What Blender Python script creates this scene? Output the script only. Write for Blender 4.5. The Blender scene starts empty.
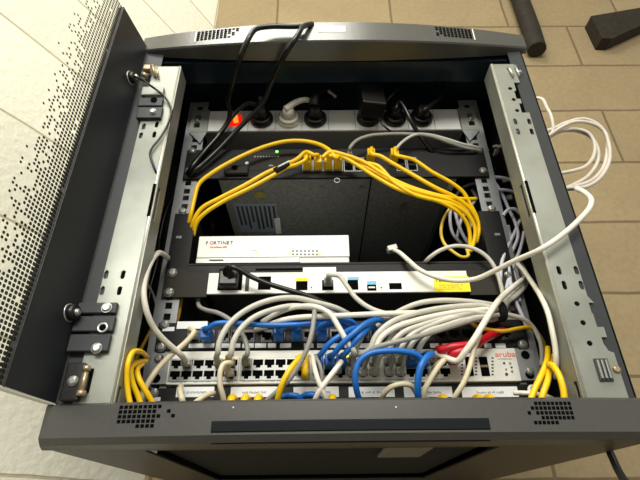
import bpy, bmesh, math, random
from mathutils import Vector, Matrix, noise
from mathutils.geometry import tessellate_polygon
random.seed(7)
SC = bpy.context.scene
COL = SC.collection
K = 0.001                       # the script works in millimetres
V = Vector

# ------------------------------------------------------------------ camera
F = 480.0
up = V((-10.0, 820.5, 480.0)).normalized()
ax = V((1, 0, 0)); ax = (ax - up * ax.dot(up)).normalized()
ay = up.cross(ax)
if ay.z < 0: ay = -ay
CAM = V((-30.57, -601.81, 0.0))
def ray(px, py):
    d = V((px - 320, 240 - py, F))
    return V((ax.dot(d), ay.dot(d), up.dot(d)))
def P(px, py, y=0.0):           # the point of the plane Y = y that the photograph shows at (px, py)
    r = ray(px, py); return CAM + r * ((y - CAM.y) / r.y)
cd = bpy.data.cameras.new('camera'); cam = bpy.data.objects.new('camera', cd); COL.objects.link(cam)
cd.sensor_width = 36; cd.lens = F / 640 * 36; cd.clip_start = 0.02; cd.clip_end = 50
cx_ = V((ax.x, ay.x, up.x)); cy_ = V((ax.y, ay.y, up.y)); cz_ = V((ax.z, ay.z, up.z))
R3 = Matrix((cx_, cy_, -cz_)).transposed()
cam.matrix_world = Matrix.Translation(CAM * K) @ R3.to_4x4()
SC.camera = cam

# ------------------------------------------------------------------ light
SC.view_settings.view_transform = 'Standard'; SC.view_settings.look = 'None'
SC.view_settings.exposure = 0.0; SC.view_settings.gamma = 1.0
w = bpy.data.worlds.new('room_light'); SC.world = w; w.use_nodes = True
w.node_tree.nodes['Background'].inputs[0].default_value = (1.0, 0.96, 0.88, 1)
w.node_tree.nodes['Background'].inputs[1].default_value = 0.5
def area(name, loc, target, sx, sy, power, col):
    l = bpy.data.lights.new(name, 'AREA'); l.shape = 'RECTANGLE'; l.size = sx; l.size_y = sy
    l.energy = power; l.color = col
    o = bpy.data.objects.new(name, l); COL.objects.link(o); o.location = loc
    o.rotation_euler = (V(target) - V(loc)).to_track_quat('-Z', 'Y').to_euler()
    return o
area('room_tube_light', (0.0, -2.2, 1.25), (0.0, 0.0, 0.35), 1.3, 0.45, 47, (1.0, 0.97, 0.89))
area('ceiling_tube_light', (-0.35, -1.15, 1.98), (-0.2, 0.1, 0.5), 1.0, 0.5, 26, (1.0, 0.97, 0.88))

# ------------------------------------------------------------------ materials
def lin(c):
    c = c / 255.0
    return c / 12.92 if c <= 0.04045 else ((c + 0.055) / 1.055) ** 2.4
def rgb(t): return (lin(t[0]), lin(t[1]), lin(t[2]), 1)
MATS = {}
def mat(name, col, rough=0.5, metal=0.0, var=0.08, scale=60, bump=0.0, emit=None, es=0.0, spec=0.5, coat=0.0):
    if name in MATS: return MATS[name]
    m = bpy.data.materials.new(name); m.use_nodes = True; nt = m.node_tree; n = nt.nodes; b = n['Principled BSDF']
    tc = n.new('ShaderNodeTexCoord'); nz = n.new('ShaderNodeTexNoise'); nz.inputs['Scale'].default_value = scale
    nz.inputs['Detail'].default_value = 4
    nt.links.new(tc.outputs['Object'], nz.inputs['Vector'])
    r = n.new('ShaderNodeValToRGB'); c = rgb(col)
    r.color_ramp.elements[0].position = 0.3; r.color_ramp.elements[1].position = 0.7
    r.color_ramp.elements[0].color = (*[max(0, x * (1 - var)) for x in c[:3]], 1)
    r.color_ramp.elements[1].color = (*[min(1, x * (1 + var)) for x in c[:3]], 1)
    nt.links.new(nz.outputs['Fac'], r.inputs['Fac']); nt.links.new(r.outputs['Color'], b.inputs['Base Color'])
    b.inputs['Roughness'].default_value = rough; b.inputs['Metallic'].default_value = metal
    b.inputs['Specular IOR Level'].default_value = spec; b.inputs['Coat Weight'].default_value = coat
    if bump:
        bp = n.new('ShaderNodeBump'); bp.inputs['Strength'].default_value = bump; bp.inputs['Distance'].default_value = 0.002
        nt.links.new(nz.outputs['Fac'], bp.inputs['Height']); nt.links.new(bp.outputs['Normal'], b.inputs['Normal'])
    if emit:
        b.inputs['Emission Color'].default_value = rgb(emit); b.inputs['Emission Strength'].default_value = es
    MATS[name] = m; return m
def block_mat(name, col, joint, z0, x0, bumpn=0.35, var=0.12, msize=0.006, bw=0.39):
    m = bpy.data.materials.new(name); m.use_nodes = True; nt = m.node_tree; n = nt.nodes; L = nt.links.new; b = n['Principled BSDF']
    tc = n.new('ShaderNodeTexCoord'); sp = n.new('ShaderNodeSeparateXYZ'); L(tc.outputs['Object'], sp.inputs[0])
    ad = n.new('ShaderNodeMath'); ad.operation = 'ADD'; ad.inputs[1].default_value = -x0; L(sp.outputs['X'], ad.inputs[0])
    az = n.new('ShaderNodeMath'); az.operation = 'ADD'; az.inputs[1].default_value = -z0; L(sp.outputs['Z'], az.inputs[0])
    cb = n.new('ShaderNodeCombineXYZ'); L(ad.outputs[0], cb.inputs[0]); L(az.outputs[0], cb.inputs[1])
    wob = n.new('ShaderNodeTexNoise'); wob.inputs['Scale'].default_value = 9; L(tc.outputs['Object'], wob.inputs['Vector'])
    ws = n.new('ShaderNodeVectorMath'); ws.operation = 'SCALE'; ws.inputs['Scale'].default_value = 0.006; L(wob.outputs['Color'], ws.inputs[0])
    wa = n.new('ShaderNodeVectorMath'); L(cb.outputs[0], wa.inputs[0]); L(ws.outputs[0], wa.inputs[1])
    br = n.new('ShaderNodeTexBrick'); L(wa.outputs[0], br.inputs['Vector'])
    br.inputs['Scale'].default_value = 1.0; br.inputs['Brick Width'].default_value = bw; br.inputs['Row Height'].default_value = 0.195
    br.inputs['Mortar Size'].default_value = msize; br.inputs['Mortar Smooth'].default_value = 0.6
    c = rgb(col)
    br.inputs['Color1'].default_value = c; br.inputs['Color2'].default_value = (*[x * 0.9 for x in c[:3]], 1)
    br.inputs['Mortar'].default_value = rgb(joint)
    nz = n.new('ShaderNodeTexNoise'); nz.inputs['Scale'].default_value = 70; nz.inputs['Detail'].default_value = 6; L(tc.outputs['Object'], nz.inputs['Vector'])
    n2 = n.new('ShaderNodeTexNoise'); n2.inputs['Scale'].default_value = 5; n2.inputs['Detail'].default_value = 5; L(tc.outputs['Object'], n2.inputs['Vector'])
    mr = n.new('ShaderNodeMapRange'); mr.inputs[3].default_value = 1 - var; mr.inputs[4].default_value = 1 + var; L(nz.outputs['Fac'], mr.inputs[0])
    m2 = n.new('ShaderNodeMapRange'); m2.inputs[3].default_value = 1 - var; m2.inputs[4].default_value = 1 + var; L(n2.outputs['Fac'], m2.inputs[0])
    mm = n.new('ShaderNodeMath'); mm.operation = 'MULTIPLY'; L(mr.outputs[0], mm.inputs[0]); L(m2.outputs[0], mm.inputs[1])
    sc = n.new('ShaderNodeVectorMath'); sc.operation = 'SCALE'; L(br.outputs['Color'], sc.inputs[0]); L(mm.outputs[0], sc.inputs['Scale'])
    L(sc.outputs[0], b.inputs['Base Color']); b.inputs['Roughness'].default_value = 0.8
    inv = n.new('ShaderNodeMath'); inv.operation = 'MULTIPLY_ADD'; inv.inputs[1].default_value = -1.0; L(br.outputs['Fac'], inv.inputs[0]); L(nz.outputs['Fac'], inv.inputs[2])
    bp = n.new('ShaderNodeBump'); bp.inputs['Strength'].default_value = bumpn; bp.inputs['Distance'].default_value = 0.006
    L(inv.outputs[0], bp.inputs['Height']); L(bp.outputs['Normal'], b.inputs['Normal'])
    return m
M_BEZ = mat('bezel_paint', (68, 68, 65), 0.27, 0.0, 0.04, 200, spec=0.8)
M_FRM = mat('frame_paint', (40, 44, 46), 0.5, 0.0, 0.05, 120)
M_INT = mat('interior_paint', (26, 38, 48), 0.2, 0.0, 0.05, 60)
M_BACK = mat('black_interior', (9, 10, 11), 0.8, 0, 0.1, 60)
M_GAL = mat('galvanised_steel', (146, 149, 140), 0.42, 0.45, 0.2, 14)
M_GALD = mat('dull_galvanised_steel', (148, 151, 152), 0.5, 0.5, 0.12, 30)
M_GRY = mat('grey_sheet', (120, 118, 108), 0.5, 0.1, 0.06, 40)
M_BLK = mat('black_powder_coat', (17, 17, 17), 0.5, 0, 0.1, 200, spec=0.25)
M_BRN = mat('charcoal_ear_paint', (44, 42, 36), 0.6, 0, 0.06, 200, spec=0.2)
M_BAND = mat('door_enamel', (27, 30, 34), 0.45, 0, 0.05, 20)
M_DCASE = mat('dark_sheet_case', (124, 126, 126), 0.5, 0.0, 0.25, 160)
M_BP = mat('black_plastic', (14, 14, 14), 0.35, 0, 0.1, 80)
M_CORD = mat('black_rubber', (16, 15, 14), 0.3, 0, 0.1, 80)
M_WP = mat('white_plastic', (222, 220, 210), 0.45, 0, 0.03, 80)
M_WHT = mat('white_enamel', (226, 226, 216), 0.4, 0, 0.03, 30)
M_PAPER = mat('label_paper', (236, 238, 238), 0.7, 0, 0.03, 60)
M_SIL = mat('silver_trim', (150, 152, 148), 0.35, 0.6, 0.05, 60)
M_SCR = mat('bright_screw', (205, 205, 200), 0.28, 0.8, 0.05, 60)
M_GC = mat('grey_cable_jacket', (198, 196, 184), 0.45, 0, 0.05, 80)
M_GD = mat('dark_grey_cable_jacket', (150, 148, 140), 0.45, 0, 0.05, 80)
M_WC = mat('white_cable_jacket', (228, 224, 210), 0.4, 0, 0.04, 80)
M_CC = mat('cream_cable_jacket', (212, 202, 172), 0.45, 0, 0.05, 80)
M_LC = mat('lilac_grey_cable_jacket', (205, 205, 218), 0.45, 0, 0.05, 80)
M_YC = mat('yellow_cable_jacket', (244, 198, 8), 0.4, 0, 0.05, 80)
M_BC = mat('blue_cable_jacket', (22, 104, 190), 0.4, 0, 0.05, 80)
M_RC = mat('red_cable_jacket', (190, 12, 32), 0.4, 0, 0.05, 80)
M_CLR = mat('clear_plug_plastic', (190, 188, 178), 0.2, 0, 0.15, 200)
M_PORT = mat('recess_shade', (7, 7, 7), 0.9, 0, 0.1, 60, spec=0.05)  # near black stands in for shade inside ports and holes
M_GOLD = mat('port_contacts', (110, 95, 60), 0.4, 0.5, 0.1, 200)
M_YL = mat('yellow_label', (250, 228, 0), 0.55, 0, 0.03, 60)
M_YLP = mat('pale_yellow_sticker', (150, 146, 66), 0.5, 0, 0.05, 60)
M_BLL = mat('blue_label', (110, 185, 215), 0.55, 0, 0.03, 60)
M_INK = mat('dark_print', (50, 48, 46), 0.6, 0, 0.03, 60)
M_GINK = mat('pale_print', (150, 160, 165), 0.6, 0, 0.03, 60)
M_ORG = mat('orange_print', (240, 105, 55), 0.5, 0, 0.03, 60)
M_RED = mat('red_print', (205, 40, 25), 0.5, 0, 0.03, 60)
M_NEON = mat('lit_rocker', (215, 30, 15), 0.3, 0, 0.05, 60, emit=(255, 25, 8), es=0.8)
M_NEONC = mat('lit_rocker_core', (255, 190, 90), 0.3, 0, 0.05, 60, emit=(255, 110, 30), es=2.2)
M_GLED = mat('green_led', (120, 230, 120), 0.3, 0, 0.05, 60, emit=(120, 255, 110), es=2.5)
M_ALED = mat('amber_led', (255, 170, 60), 0.3, 0, 0.05, 60, emit=(255, 160, 40), es=2.0)
M_LBLG = mat('grey_spec_label', (140, 152, 168), 0.5, 0, 0.2, 400)
M_COPPER = mat('brass_lever', (176, 158, 128), 0.35, 0.6, 0.1, 60)
M_RUST = mat('rusty_dark_iron', (34, 28, 20), 0.7, 0.1, 0.5, 60, bump=0.6)
M_VEL = mat('hook_and_loop_fabric', (12, 12, 12), 0.95, 0, 0.3, 500)

# ------------------------------------------------------------------ geometry helpers
class MB:
    def __init__(s): s.bm = bmesh.new()
    def box(s, a, b, bev=0.0):
        a = V(a); b = V(b); lo = V([min(a[i], b[i]) for i in range(3)]); hi = V([max(a[i], b[i]) for i in range(3)])
        r = bmesh.ops.create_cube(s.bm, size=1.0); vs = r['verts']
        for v in vs: v.co = V([lo[i] + (v.co[i] + 0.5) * (hi[i] - lo[i]) for i in range(3)])
        if bev:
            es = list({e for v in vs for e in v.link_edges})
            bmesh.ops.bevel(s.bm, geom=es, offset=bev, segments=2, affect='EDGES', profile=0.5)
        return s
    def obox(s, c, ex, ey, ez, bev=0.0):      # centre and three half-axis vectors
        r = bmesh.ops.create_cube(s.bm, size=2.0); vs = r['verts']
        for v in vs: v.co = V(c) + ex * v.co.x + ey * v.co.y + ez * v.co.z
        if bev:
            es = list({e for v in vs for e in v.link_edges})
            bmesh.ops.bevel(s.bm, geom=es, offset=bev, segments=2, affect='EDGES', profile=0.5)
        return s
    def cyl(s, p0, p1, r0, r1=None, n=20):
        r1 = r0 if r1 is None else r1; p0 = V(p0); p1 = V(p1); d = (p1 - p0).normalized()
        a = d.orthogonal().normalized(); b = d.cross(a)
        A = []; B = []
        for i in range(n):
            t = 2 * math.pi * i / n; u = a * math.cos(t) + b * math.sin(t)
            A.append(s.bm.verts.new(p0 + u * r0)); B.append(s.bm.verts.new(p1 + u * r1))
        for i in range(n):
            j = (i + 1) % n; f = s.bm.faces.new((A[i], A[j], B[j], B[i])); f.smooth = True
        s.bm.faces.new(A[::-1]); s.bm.faces.new(B); return s
    def ring(s, c, d, R, r, n=28, m=8):
        c = V(c); d = V(d).normalized(); a = d.orthogonal().normalized(); b = d.cross(a); rows = []
        for i in range(n):
            t = 2 * math.pi * i / n; u = a * math.cos(t) + b * math.sin(t)
            rows.append([s.bm.verts.new(c + u * (R + r * math.cos(2 * math.pi * k / m)) + d * r * math.sin(2 * math.pi * k / m)) for k in range(m)])
        for i in range(n):
            for k in range(m):
                f = s.bm.faces.new((rows[i][k], rows[(i + 1) % n][k], rows[(i + 1) % n][(k + 1) % m], rows[i][(k + 1) % m])); f.smooth = True
        return s
    def tube(s, pts, r, n=10, sub=7, rfun=None):
        pts = smooth(pts, sub); N = len(pts); t0 = (pts[1] - pts[0]).normalized(); a = t0.orthogonal().normalized(); rows = []
        for i, p in enumerate(pts):
            t = (pts[min(i + 1, N - 1)] - pts[max(i - 1, 0)]).normalized()
            a = (a - t * a.dot(t)); a = a.normalized() if a.length > 1e-6 else t.orthogonal().normalized()
            b = t.cross(a); rr = r * (rfun(i / (N - 1)) if rfun else 1)
            rows.append([s.bm.verts.new(p + (a * math.cos(2 * math.pi * k / n) + b * math.sin(2 * math.pi * k / n)) * rr) for k in range(n)])
        for i in range(N - 1):
            for k in range(n):
                j = (k + 1) % n; f = s.bm.faces.new((rows[i][k], rows[i][j], rows[i + 1][j], rows[i + 1][k])); f.smooth = True
        s.bm.faces.new(rows[0][::-1]); s.bm.faces.new(rows[-1]); return s
    def plate(s, outer, holes, fn, t):        # 2D outline with holes -> sheet; fn(u, v, d) maps to 3D, t = thickness
        loops = [outer] + holes; flat = [p for l in loops for p in l]
        tris = tessellate_polygon([[V((p[0], p[1], 0)) for p in l] for l in loops])
        fr = [s.bm.verts.new(fn(p[0], p[1], 0)) for p in flat]; bk = [s.bm.verts.new(fn(p[0], p[1], t)) for p in flat]
        for a, b, c in tris:
            try: s.bm.faces.new((fr[a], fr[b], fr[c])); s.bm.faces.new((bk[c], bk[b], bk[a]))
            except ValueError: pass
        k = 0
        for l in loops:
            for i in range(len(l)):
                j = (i + 1) % len(l)
                try: s.bm.faces.new((fr[k + i], fr[k + j], bk[k + j], bk[k + i]))
                except ValueError: pass
            k += len(l)
        bmesh.ops.recalc_face_normals(s.bm, faces=s.bm.faces); return s
    def loft(s, rows, cap=True):
        vv = [[s.bm.verts.new(p) for p in r] for r in rows]; n = len(rows[0])
        for i in range(len(vv) - 1):
            for k in range(n):
                j = (k + 1) % n; s.bm.faces.new((vv[i][k], vv[i][j], vv[i + 1][j], vv[i + 1][k]))
        if cap: s.bm.faces.new(vv[0][::-1]); s.bm.faces.new(vv[-1])
        bmesh.ops.recalc_face_normals(s.bm, faces=s.bm.faces); return s
def smooth(pts, sub):
    pts = [V(p) for p in pts]
    if len(pts) < 3: return pts
    q = [pts[0] * 2 - pts[1]] + pts + [pts[-1] * 2 - pts[-2]]; out = []
    for i in range(1, len(q) - 2):
        a, b, c, d = q[i - 1], q[i], q[i + 1], q[i + 2]
        # centripetal spacing keeps uneven points from looping
        t1 = max((b - a).length, 1e-3) ** .5; t2 = t1 + max((c - b).length, 1e-3) ** .5; t3 = t2 + max((d - c).length, 1e-3) ** .5
        for k in range(sub):
            t = t1 + (t2 - t1) * k / sub
            A1 = a * ((t1 - t) / t1) + b * (t / t1); A2 = b * ((t2 - t) / (t2 - t1)) + c * ((t - t1) / (t2 - t1)); A3 = c * ((t3 - t) / (t3 - t2)) + d * ((t - t2) / (t3 - t2))
            B1 = A1 * ((t2 - t) / t2) + A2 * (t / t2); B2 = A2 * ((t3 - t) / (t3 - t1)) + A3 * ((t - t1) / (t3 - t1))
            out.append(B1 * ((t2 - t) / (t2 - t1)) + B2 * ((t - t1) / (t2 - t1)))
    out.append(pts[-1]); return out
ORG = {}
def worg(o):
    v = V((0, 0, 0))
    while o is not None: v = v + ORG[o.name]; o = o.parent
    return v
def obj(name, mb, m, parent=None, label=None, cat=None, group=None, kind=None):
    me = bpy.data.meshes.new(name); bm = mb.bm
    if parent is None:
        zs = [v.co for v in bm.verts]
        og = V(((min(c.x for c in zs) + max(c.x for c in zs)) / 2, (min(c.y for c in zs) + max(c.y for c in zs)) / 2, min(c.z for c in zs)))
        if kind == 'structure': og = V((0, 0, 0))
        shift = og; loc = og
    else:
        shift = worg(parent); loc = V((0, 0, 0))
    for v in bm.verts: v.co = (v.co - shift) * K
    bm.to_mesh(me); bm.free(); me.materials.append(m)
    o = bpy.data.objects.new(name, me); COL.objects.link(o); o.location = loc * K; ORG[o.name] = loc
    if parent is not None: o.parent = parent
    tag(o, label, cat, group, kind); return o
def tag(o, label=None, cat=None, group=None, kind=None):
    for k, v in (('label', label), ('category', cat), ('group', group), ('kind', kind)):
        if v: o[k] = v
def thing(name, label, cat, loc, group=None):
    o = bpy.data.objects.new(name, None); COL.objects.link(o); o.location = V(loc) * K; ORG[o.name] = V(loc)
    o.empty_display_size = 0.02; tag(o, label, cat, group); return o
def text(s, name, m, parent, loc, size, sx=1.0, depth=0.25, align='LEFT', sheary=0.0):   # lettering on a face that looks towards -Y
    c = bpy.data.curves.new('t', 'FONT'); c.body = s; c.size = size; c.extrude = depth; c.align_x = align; c.offset = size * 0.012
    t = bpy.data.objects.new('t', c); COL.objects.link(t); bpy.context.view_layer.update()
    me0 = bpy.data.meshes.new_from_object(t.evaluated_get(bpy.context.evaluated_depsgraph_get()))
    mb = MB(); mb.bm.from_mesh(me0)
    for v in mb.bm.verts: v.co = V((loc[0] + v.co.x * sx, loc[1] - v.co.z, loc[2] + v.co.y))
    bpy.data.objects.remove(t); bpy.data.curves.remove(c); bpy.data.meshes.remove(me0)
    return obj(name, mb, m, parent)
def scribble(parent, x, y, z, w_, h, m, name='fine_print'):     # print too small to read in the photograph
    mb = MB(); u = 0.0
    while u < w_:
        q = random.uniform(.5, 1.2) * h * .55
        if random.random() > .16: mb.box((x + u, y - .15, z + random.uniform(0, .25) * h), (x + u + q * .8, y + .15, z + h * random.uniform(.6, 1)))
        u += q * 1.15
    return obj(name, mb, m, parent)
def rect(x0, z0, x1, z1): return [(x0, z0), (x1, z0), (x1, z1), (x0, z1)]
def slot(x, z, w_, h, n=6):                  # upright rounded slot
    r = w_ / 2; o = []
    for i in range(n + 1): a = math.pi * i / n; o.append((x + r * math.cos(a), z + h / 2 - r + r * math.sin(a)))
    for i in range(n + 1): a = math.pi + math.pi * i / n; o.append((x + r * math.cos(a), z - h / 2 + r + r * math.sin(a)))
    return o
def circ(x, z, r, n=14): return [(x + r * math.cos(2 * math.pi * i / n), z + r * math.sin(2 * math.pi * i / n)) for i in range(n)]
def screw(parent, x, y, z, r=5.0, m=None, dirv=(0, -1, 0)):
    d = V(dirv); p = V((x, y, z)); mb = MB().cyl(p, p + d * 1.6, r, r * 1.0).cyl(p + d * 1.6, p + d * 3.4, r * 0.95, r * 0.55)
    a = d.orthogonal().normalized(); b = d.cross(a)
    s_ = obj('screw', mb, m or M_SCR, parent)
    c2 = MB().obox(p + d * 3.5, a * r * .45, b * r * .1, d * .25).obox(p + d * 3.5, a * r * .1, b * r * .45, d * .25)
    return s_, c2

# ------------------------------------------------------------------ the setting
YW = 430.0; XC = -368.0; TH = math.radians(30)
M_WB = block_mat('tan_painted_block', (150, 133, 100), (108, 92, 66), 0.066, 0.232, var=0.18, msize=0.005)
M_WL = block_mat('cream_painted_block', (246, 244, 226), (196, 188, 160), 0.066, 0.0, var=0.02, bumpn=0.35, msize=0.0035, bw=4.0)
obj('wall_back', MB().box((XC, YW, -1400), (2600, YW + 100, 2100)), M_WB, kind='structure')
wl = obj('wall_left', MB().box((-2600, 0, -1400), (0, 100, 2100)), M_WL, kind='structure')
wl.location = (XC * K, YW * K, 0); wl.rotation_euler = (0, 0, math.radians(60))
mf = mat('grey_concrete_floor', (120, 115, 105), 0.8, 0, 0.15, 4)
obj('floor', MB().box((-2400, -3200, -1500), (2600, YW + 100, -1400)), mf, kind='structure')
obj('ceiling', MB().box((-2400, -3200, 2100), (2600, YW + 100, 2200)), mat('white_ceiling', (225, 222, 210), 0.9, 0, 0.03, 8), kind='structure')

# ------------------------------------------------------------------ cabinet
CX = 288.0; CL = 292.0; CR = 286.0; YF = -110.0; ZB = 64.0; ZT = 650.0
cab = thing('server_cabinet', 'open dark grey wall cabinet full of network equipment, glass door swung out left', 'cabinet', (0, 160, ZB))
for sx in (-1, 1):
    w_ = CL if sx < 0 else CR
    obj('side_panel', MB().box((sx * w_, YF + 20, ZB), (sx * (w_ - 2), 425, ZT)), M_FRM, cab)
obj('top_panel', MB().box((-CL, YF + 6, ZT), (CR, 425, ZT + 3)), M_INT, cab)
mbp = MB().plate(rect(-CL, YF + 6, CR, 425), [rect(-205, -84, 150, 330)], lambda u, v, d: V((u, v, ZB - d)), 2.0)
obj('bottom_panel', mbp, mat('underside_paint', (58, 53, 44), 0.45, 0, 0.05, 20), cab)
obj('entry_plate', MB().box((40, -52, ZB + 2), (92, 40, ZB + 5), .6), M_SIL, cab)
obj('brush_strip', MB().box((-203, -82, ZB + 6), (148, 328, ZB + 12)), M_VEL, cab)
obj('back_panel', MB().box((-CX + 2, 405, ZB + 1), (CX - 2, 408, ZT - 1)), M_BACK, cab)
obj('door_header', MB().box((-CX + 3, -100, 612), (CX - 3, -94, ZT - 1)).box((-CX + 3, -94, 612), (CX - 3, -60, 614)), M_INT, cab)
obj('door_sill', MB().box((-205, -101, ZB + 1), (205, -96, 94)), M_INT, cab)
for sx in (-1, 1):
    w_ = CL if sx < 0 else CR
    mb = MB().box((sx * (w_ - .5), YF, 96), (sx * 264, YF + 2, 622)).box((sx * w_, YF, 96), (sx * (w_ - 2), YF + 18, 622))
    obj('side_frame', mb, M_FRM, cab)
def gx(px, py, y=-112): p = P(px, py, y); return p.x, p.z
# galvanised mounting posts: front sheet with its slots, inner return
def post(sx):
    hs = []
    def add(px, py, w_, h):
        x, z = gx(px, py); hs.append(slot(x, z, w_, h))
    if sx < 0:
        for a in ((144, 127), (157, 125), (141, 136), (154.5, 135), (106.5, 275), (123.3, 275), (102.6, 291), (119.8, 291)): add(*a, 5.0, 11)
        xi, xo = -234.0, -273.0
    else:
        for a in ((515, 122), (529, 122), (517.7, 132), (531.5, 132), (558.6, 270.6), (576, 270.6), (564, 285.5), (581, 285.5)): add(*a, 5.0, 11)
        for px, py in ((510, 89), (513.5, 100), (517, 111), (576.6, 304), (582.7, 323), (589.3, 343.5)):
            x, z = gx(px, py); hs.append(circ(x, z, 3.0))
        xi, xo = 233.0, 267.0
    z0, z1 = 97.0, 589.0
    if sx > 0:     # comb cut-outs in the outer edge
        a = gx(521, 83)[1]; b = gx(536, 113)[1]; c = gx(590, 303)[1]; d = gx(605, 353)[1]
        def comb(zt, zb):
            h = (zt - zb); return [(xo, zb), (xo - 13, zb), (xo - 13, zb + h * .30), (xo - 8, zb + h * .30), (xo - 8, zb + h * .45), (xo - 15, zb + h * .45), (xo - 15, zb + h * .72), (xo - 11, zb + h * .72), (xo - 11, zt), (xo, zt)]
        h = c - d
        low = [(xo + 9, z0), (xo + 9, d), (xo + 4, d + 2), (xo + 1, d + h * .18), (xo + 1, d + h * .3), (xo + 7, d + h * .3), (xo + 7, d + h * .5), (xo, d + h * .5), (xo, d + h * .78), (xo - 1, d + h * .78), (xo - 1, c), (xo + 5, c), (xo, c + 8)]
        up_ = [(xo + (x - xo) * .8, z) for x, z in comb(a, b)]
        outer = [(xi, z0)] + low + up_ + [(xo, z1), (xi, z1)]
    else:
        outer = [(xi, z0), (xo, z0), (xo, z1), (xi, z1)]
    mb = MB().plate(outer, hs, lambda u, v, d: V((u, -113 + d, v)), 2.0)
    zz = sorted([gx(149, 185)[1], gx(149, 217)[1]])
    sl = [rect(-113 + 5, zz[0], -113 + 12, zz[1]), rect(-113 + 4, gx(580, 399)[1], -113 + 11, gx(580, 380)[1])]
    side = MB().plate(rect(-113, z0, -83, z1), sl, lambda u, v, d: V((xi - sx * d, u, v)), 2.0)
    o = obj('mounting_post', mb, M_GAL, cab); obj('post_return', side, M_GAL, o)
    obj('fold_slot', MB().box((xi - sx * .5, -114.6, zz[0]), (xi + sx * 3.2, -104, zz[1])), M_PORT, o)  # black box paints the dark of the open slot
    obj('rear_post', MB().box((xi, -83, z0), (xi + sx * 28, -81, z1)), M_GAL, o)
    return o
postL = post(-1); postR = post(1)
# paler-coloured folded edge with the corner radius of each post
for sx, xi in ((-1, -234.0), (1, 233.0)):
    obj('folded_edge', MB().cyl((xi + sx * .6, -112.4, 97), (xi + sx * .6, -112.4, 589), 1.7, n=12), mat('pale_edge', (215, 215, 200), .3, .6), postL if sx < 0 else postR)
# bezels
def bow(x, a=26): return YF - 4 - a * max(0.0, 1 - (x / 298) ** 2)
def bowb(x): return bow(x, 12)
def bezel(name, sect, n=48):
    rows = []
    for i in range(n + 1):
        x = -297 + 591 * i / n; rows.append([V((x, y, z)) for y, z in sect(x)])
    return obj(name, MB().loft(rows), M_BEZ, cab)
def s_top(x):
    y = bow(x); zl = 624 - 14 * (1 - (x / 298) ** 2)
    return [(y + 3, ZT + 6), (y, ZT + 3), (y, zl + 2), (y + 2, zl), (YF + 4, zl - 3), (YF + 4, ZT + 6)]
def s_bot(x):
    y = bowb(x); return [(y + 3, 102), (y, 99.5), (y, 70), (y + 6, 64), (YF + 8, 61), (YF + 8, 102)]
bt = bezel('top_bezel', s_top); bb = bezel('bottom_bezel', s_bot)
def vent(parent, x0, x1, z0, z1, dense_left, bw_):
    mb = MB(); nx = 14; nz = 5; dx = (x1 - x0) / nx; dz = (z1 - z0) / nz
    for i in range(nx):
        for j in range(nz):
            t = (i / (nx - 1)) if dense_left else 1 - i / (nx - 1)
            if t > 0.55 and random.random() < (t - 0.42) * 2.2: continue
            if bw_ is bowb and j == 0 and t < 0.25: continue
            x = x0 + (i + .5) * dx; z = z0 + (j + .5) * dz; y = bw_(x)
            mb.box((x - dx * .36, y - .35, z - dz * .36), (x + dx * .36, y + .4, z + dz * .36))  # raised black squares paint the darkness of holes, nothing is cut
    obj('vent_holes', mb, M_PORT, parent)
vent(bb, -224, -158, 77, 99, True, bowb); vent(bb, 156, 214, 76, 98, False, bowb)
vent(bt, -212, -128, 628, 650, True, bow); vent(bt, 128, 208, 628, 650, False, bow)
hm = []
for i in range(25):
    x = -132 + 262 * i / 24; y = bowb(x); hm.append([V((x, y - .9, 81)), V((x, y - .9, 73)), V((x, y + 7, 63)), V((x, y + 9, 63)), V((x, y + 4, 82)), V((x, y, 82.5))])
obj('grip_recess', MB().loft(hm), mat('grip_shade', (15, 19, 23), .6, spec=0.15), bb)  # shade of the down-facing grip put into a darker colour
obj('vent_lip', MB().box((-214, bow(-214) - .7, 626), (-212.4, bow(-214) + 1, 651)), M_WP, bt)
obj('vent_lip', MB().box((210, bow(210) - .7, 626), (211.6, bow(210) + 1, 651)), M_WP, bt)
obj('sticker', MB().box((-27, bow(0) - .5, 630), (14, bow(0) + .5, 643)), M_PAPER, bt)
for px in (233, 396):
    p = P(px, 407, bowb(0)); obj('indicator_dot', MB().cyl((p.x, bowb(p.x) - .5, p.z), (p.x, bowb(p.x) + .5, p.z), .8, n=10), M_SCR, bb)
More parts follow.
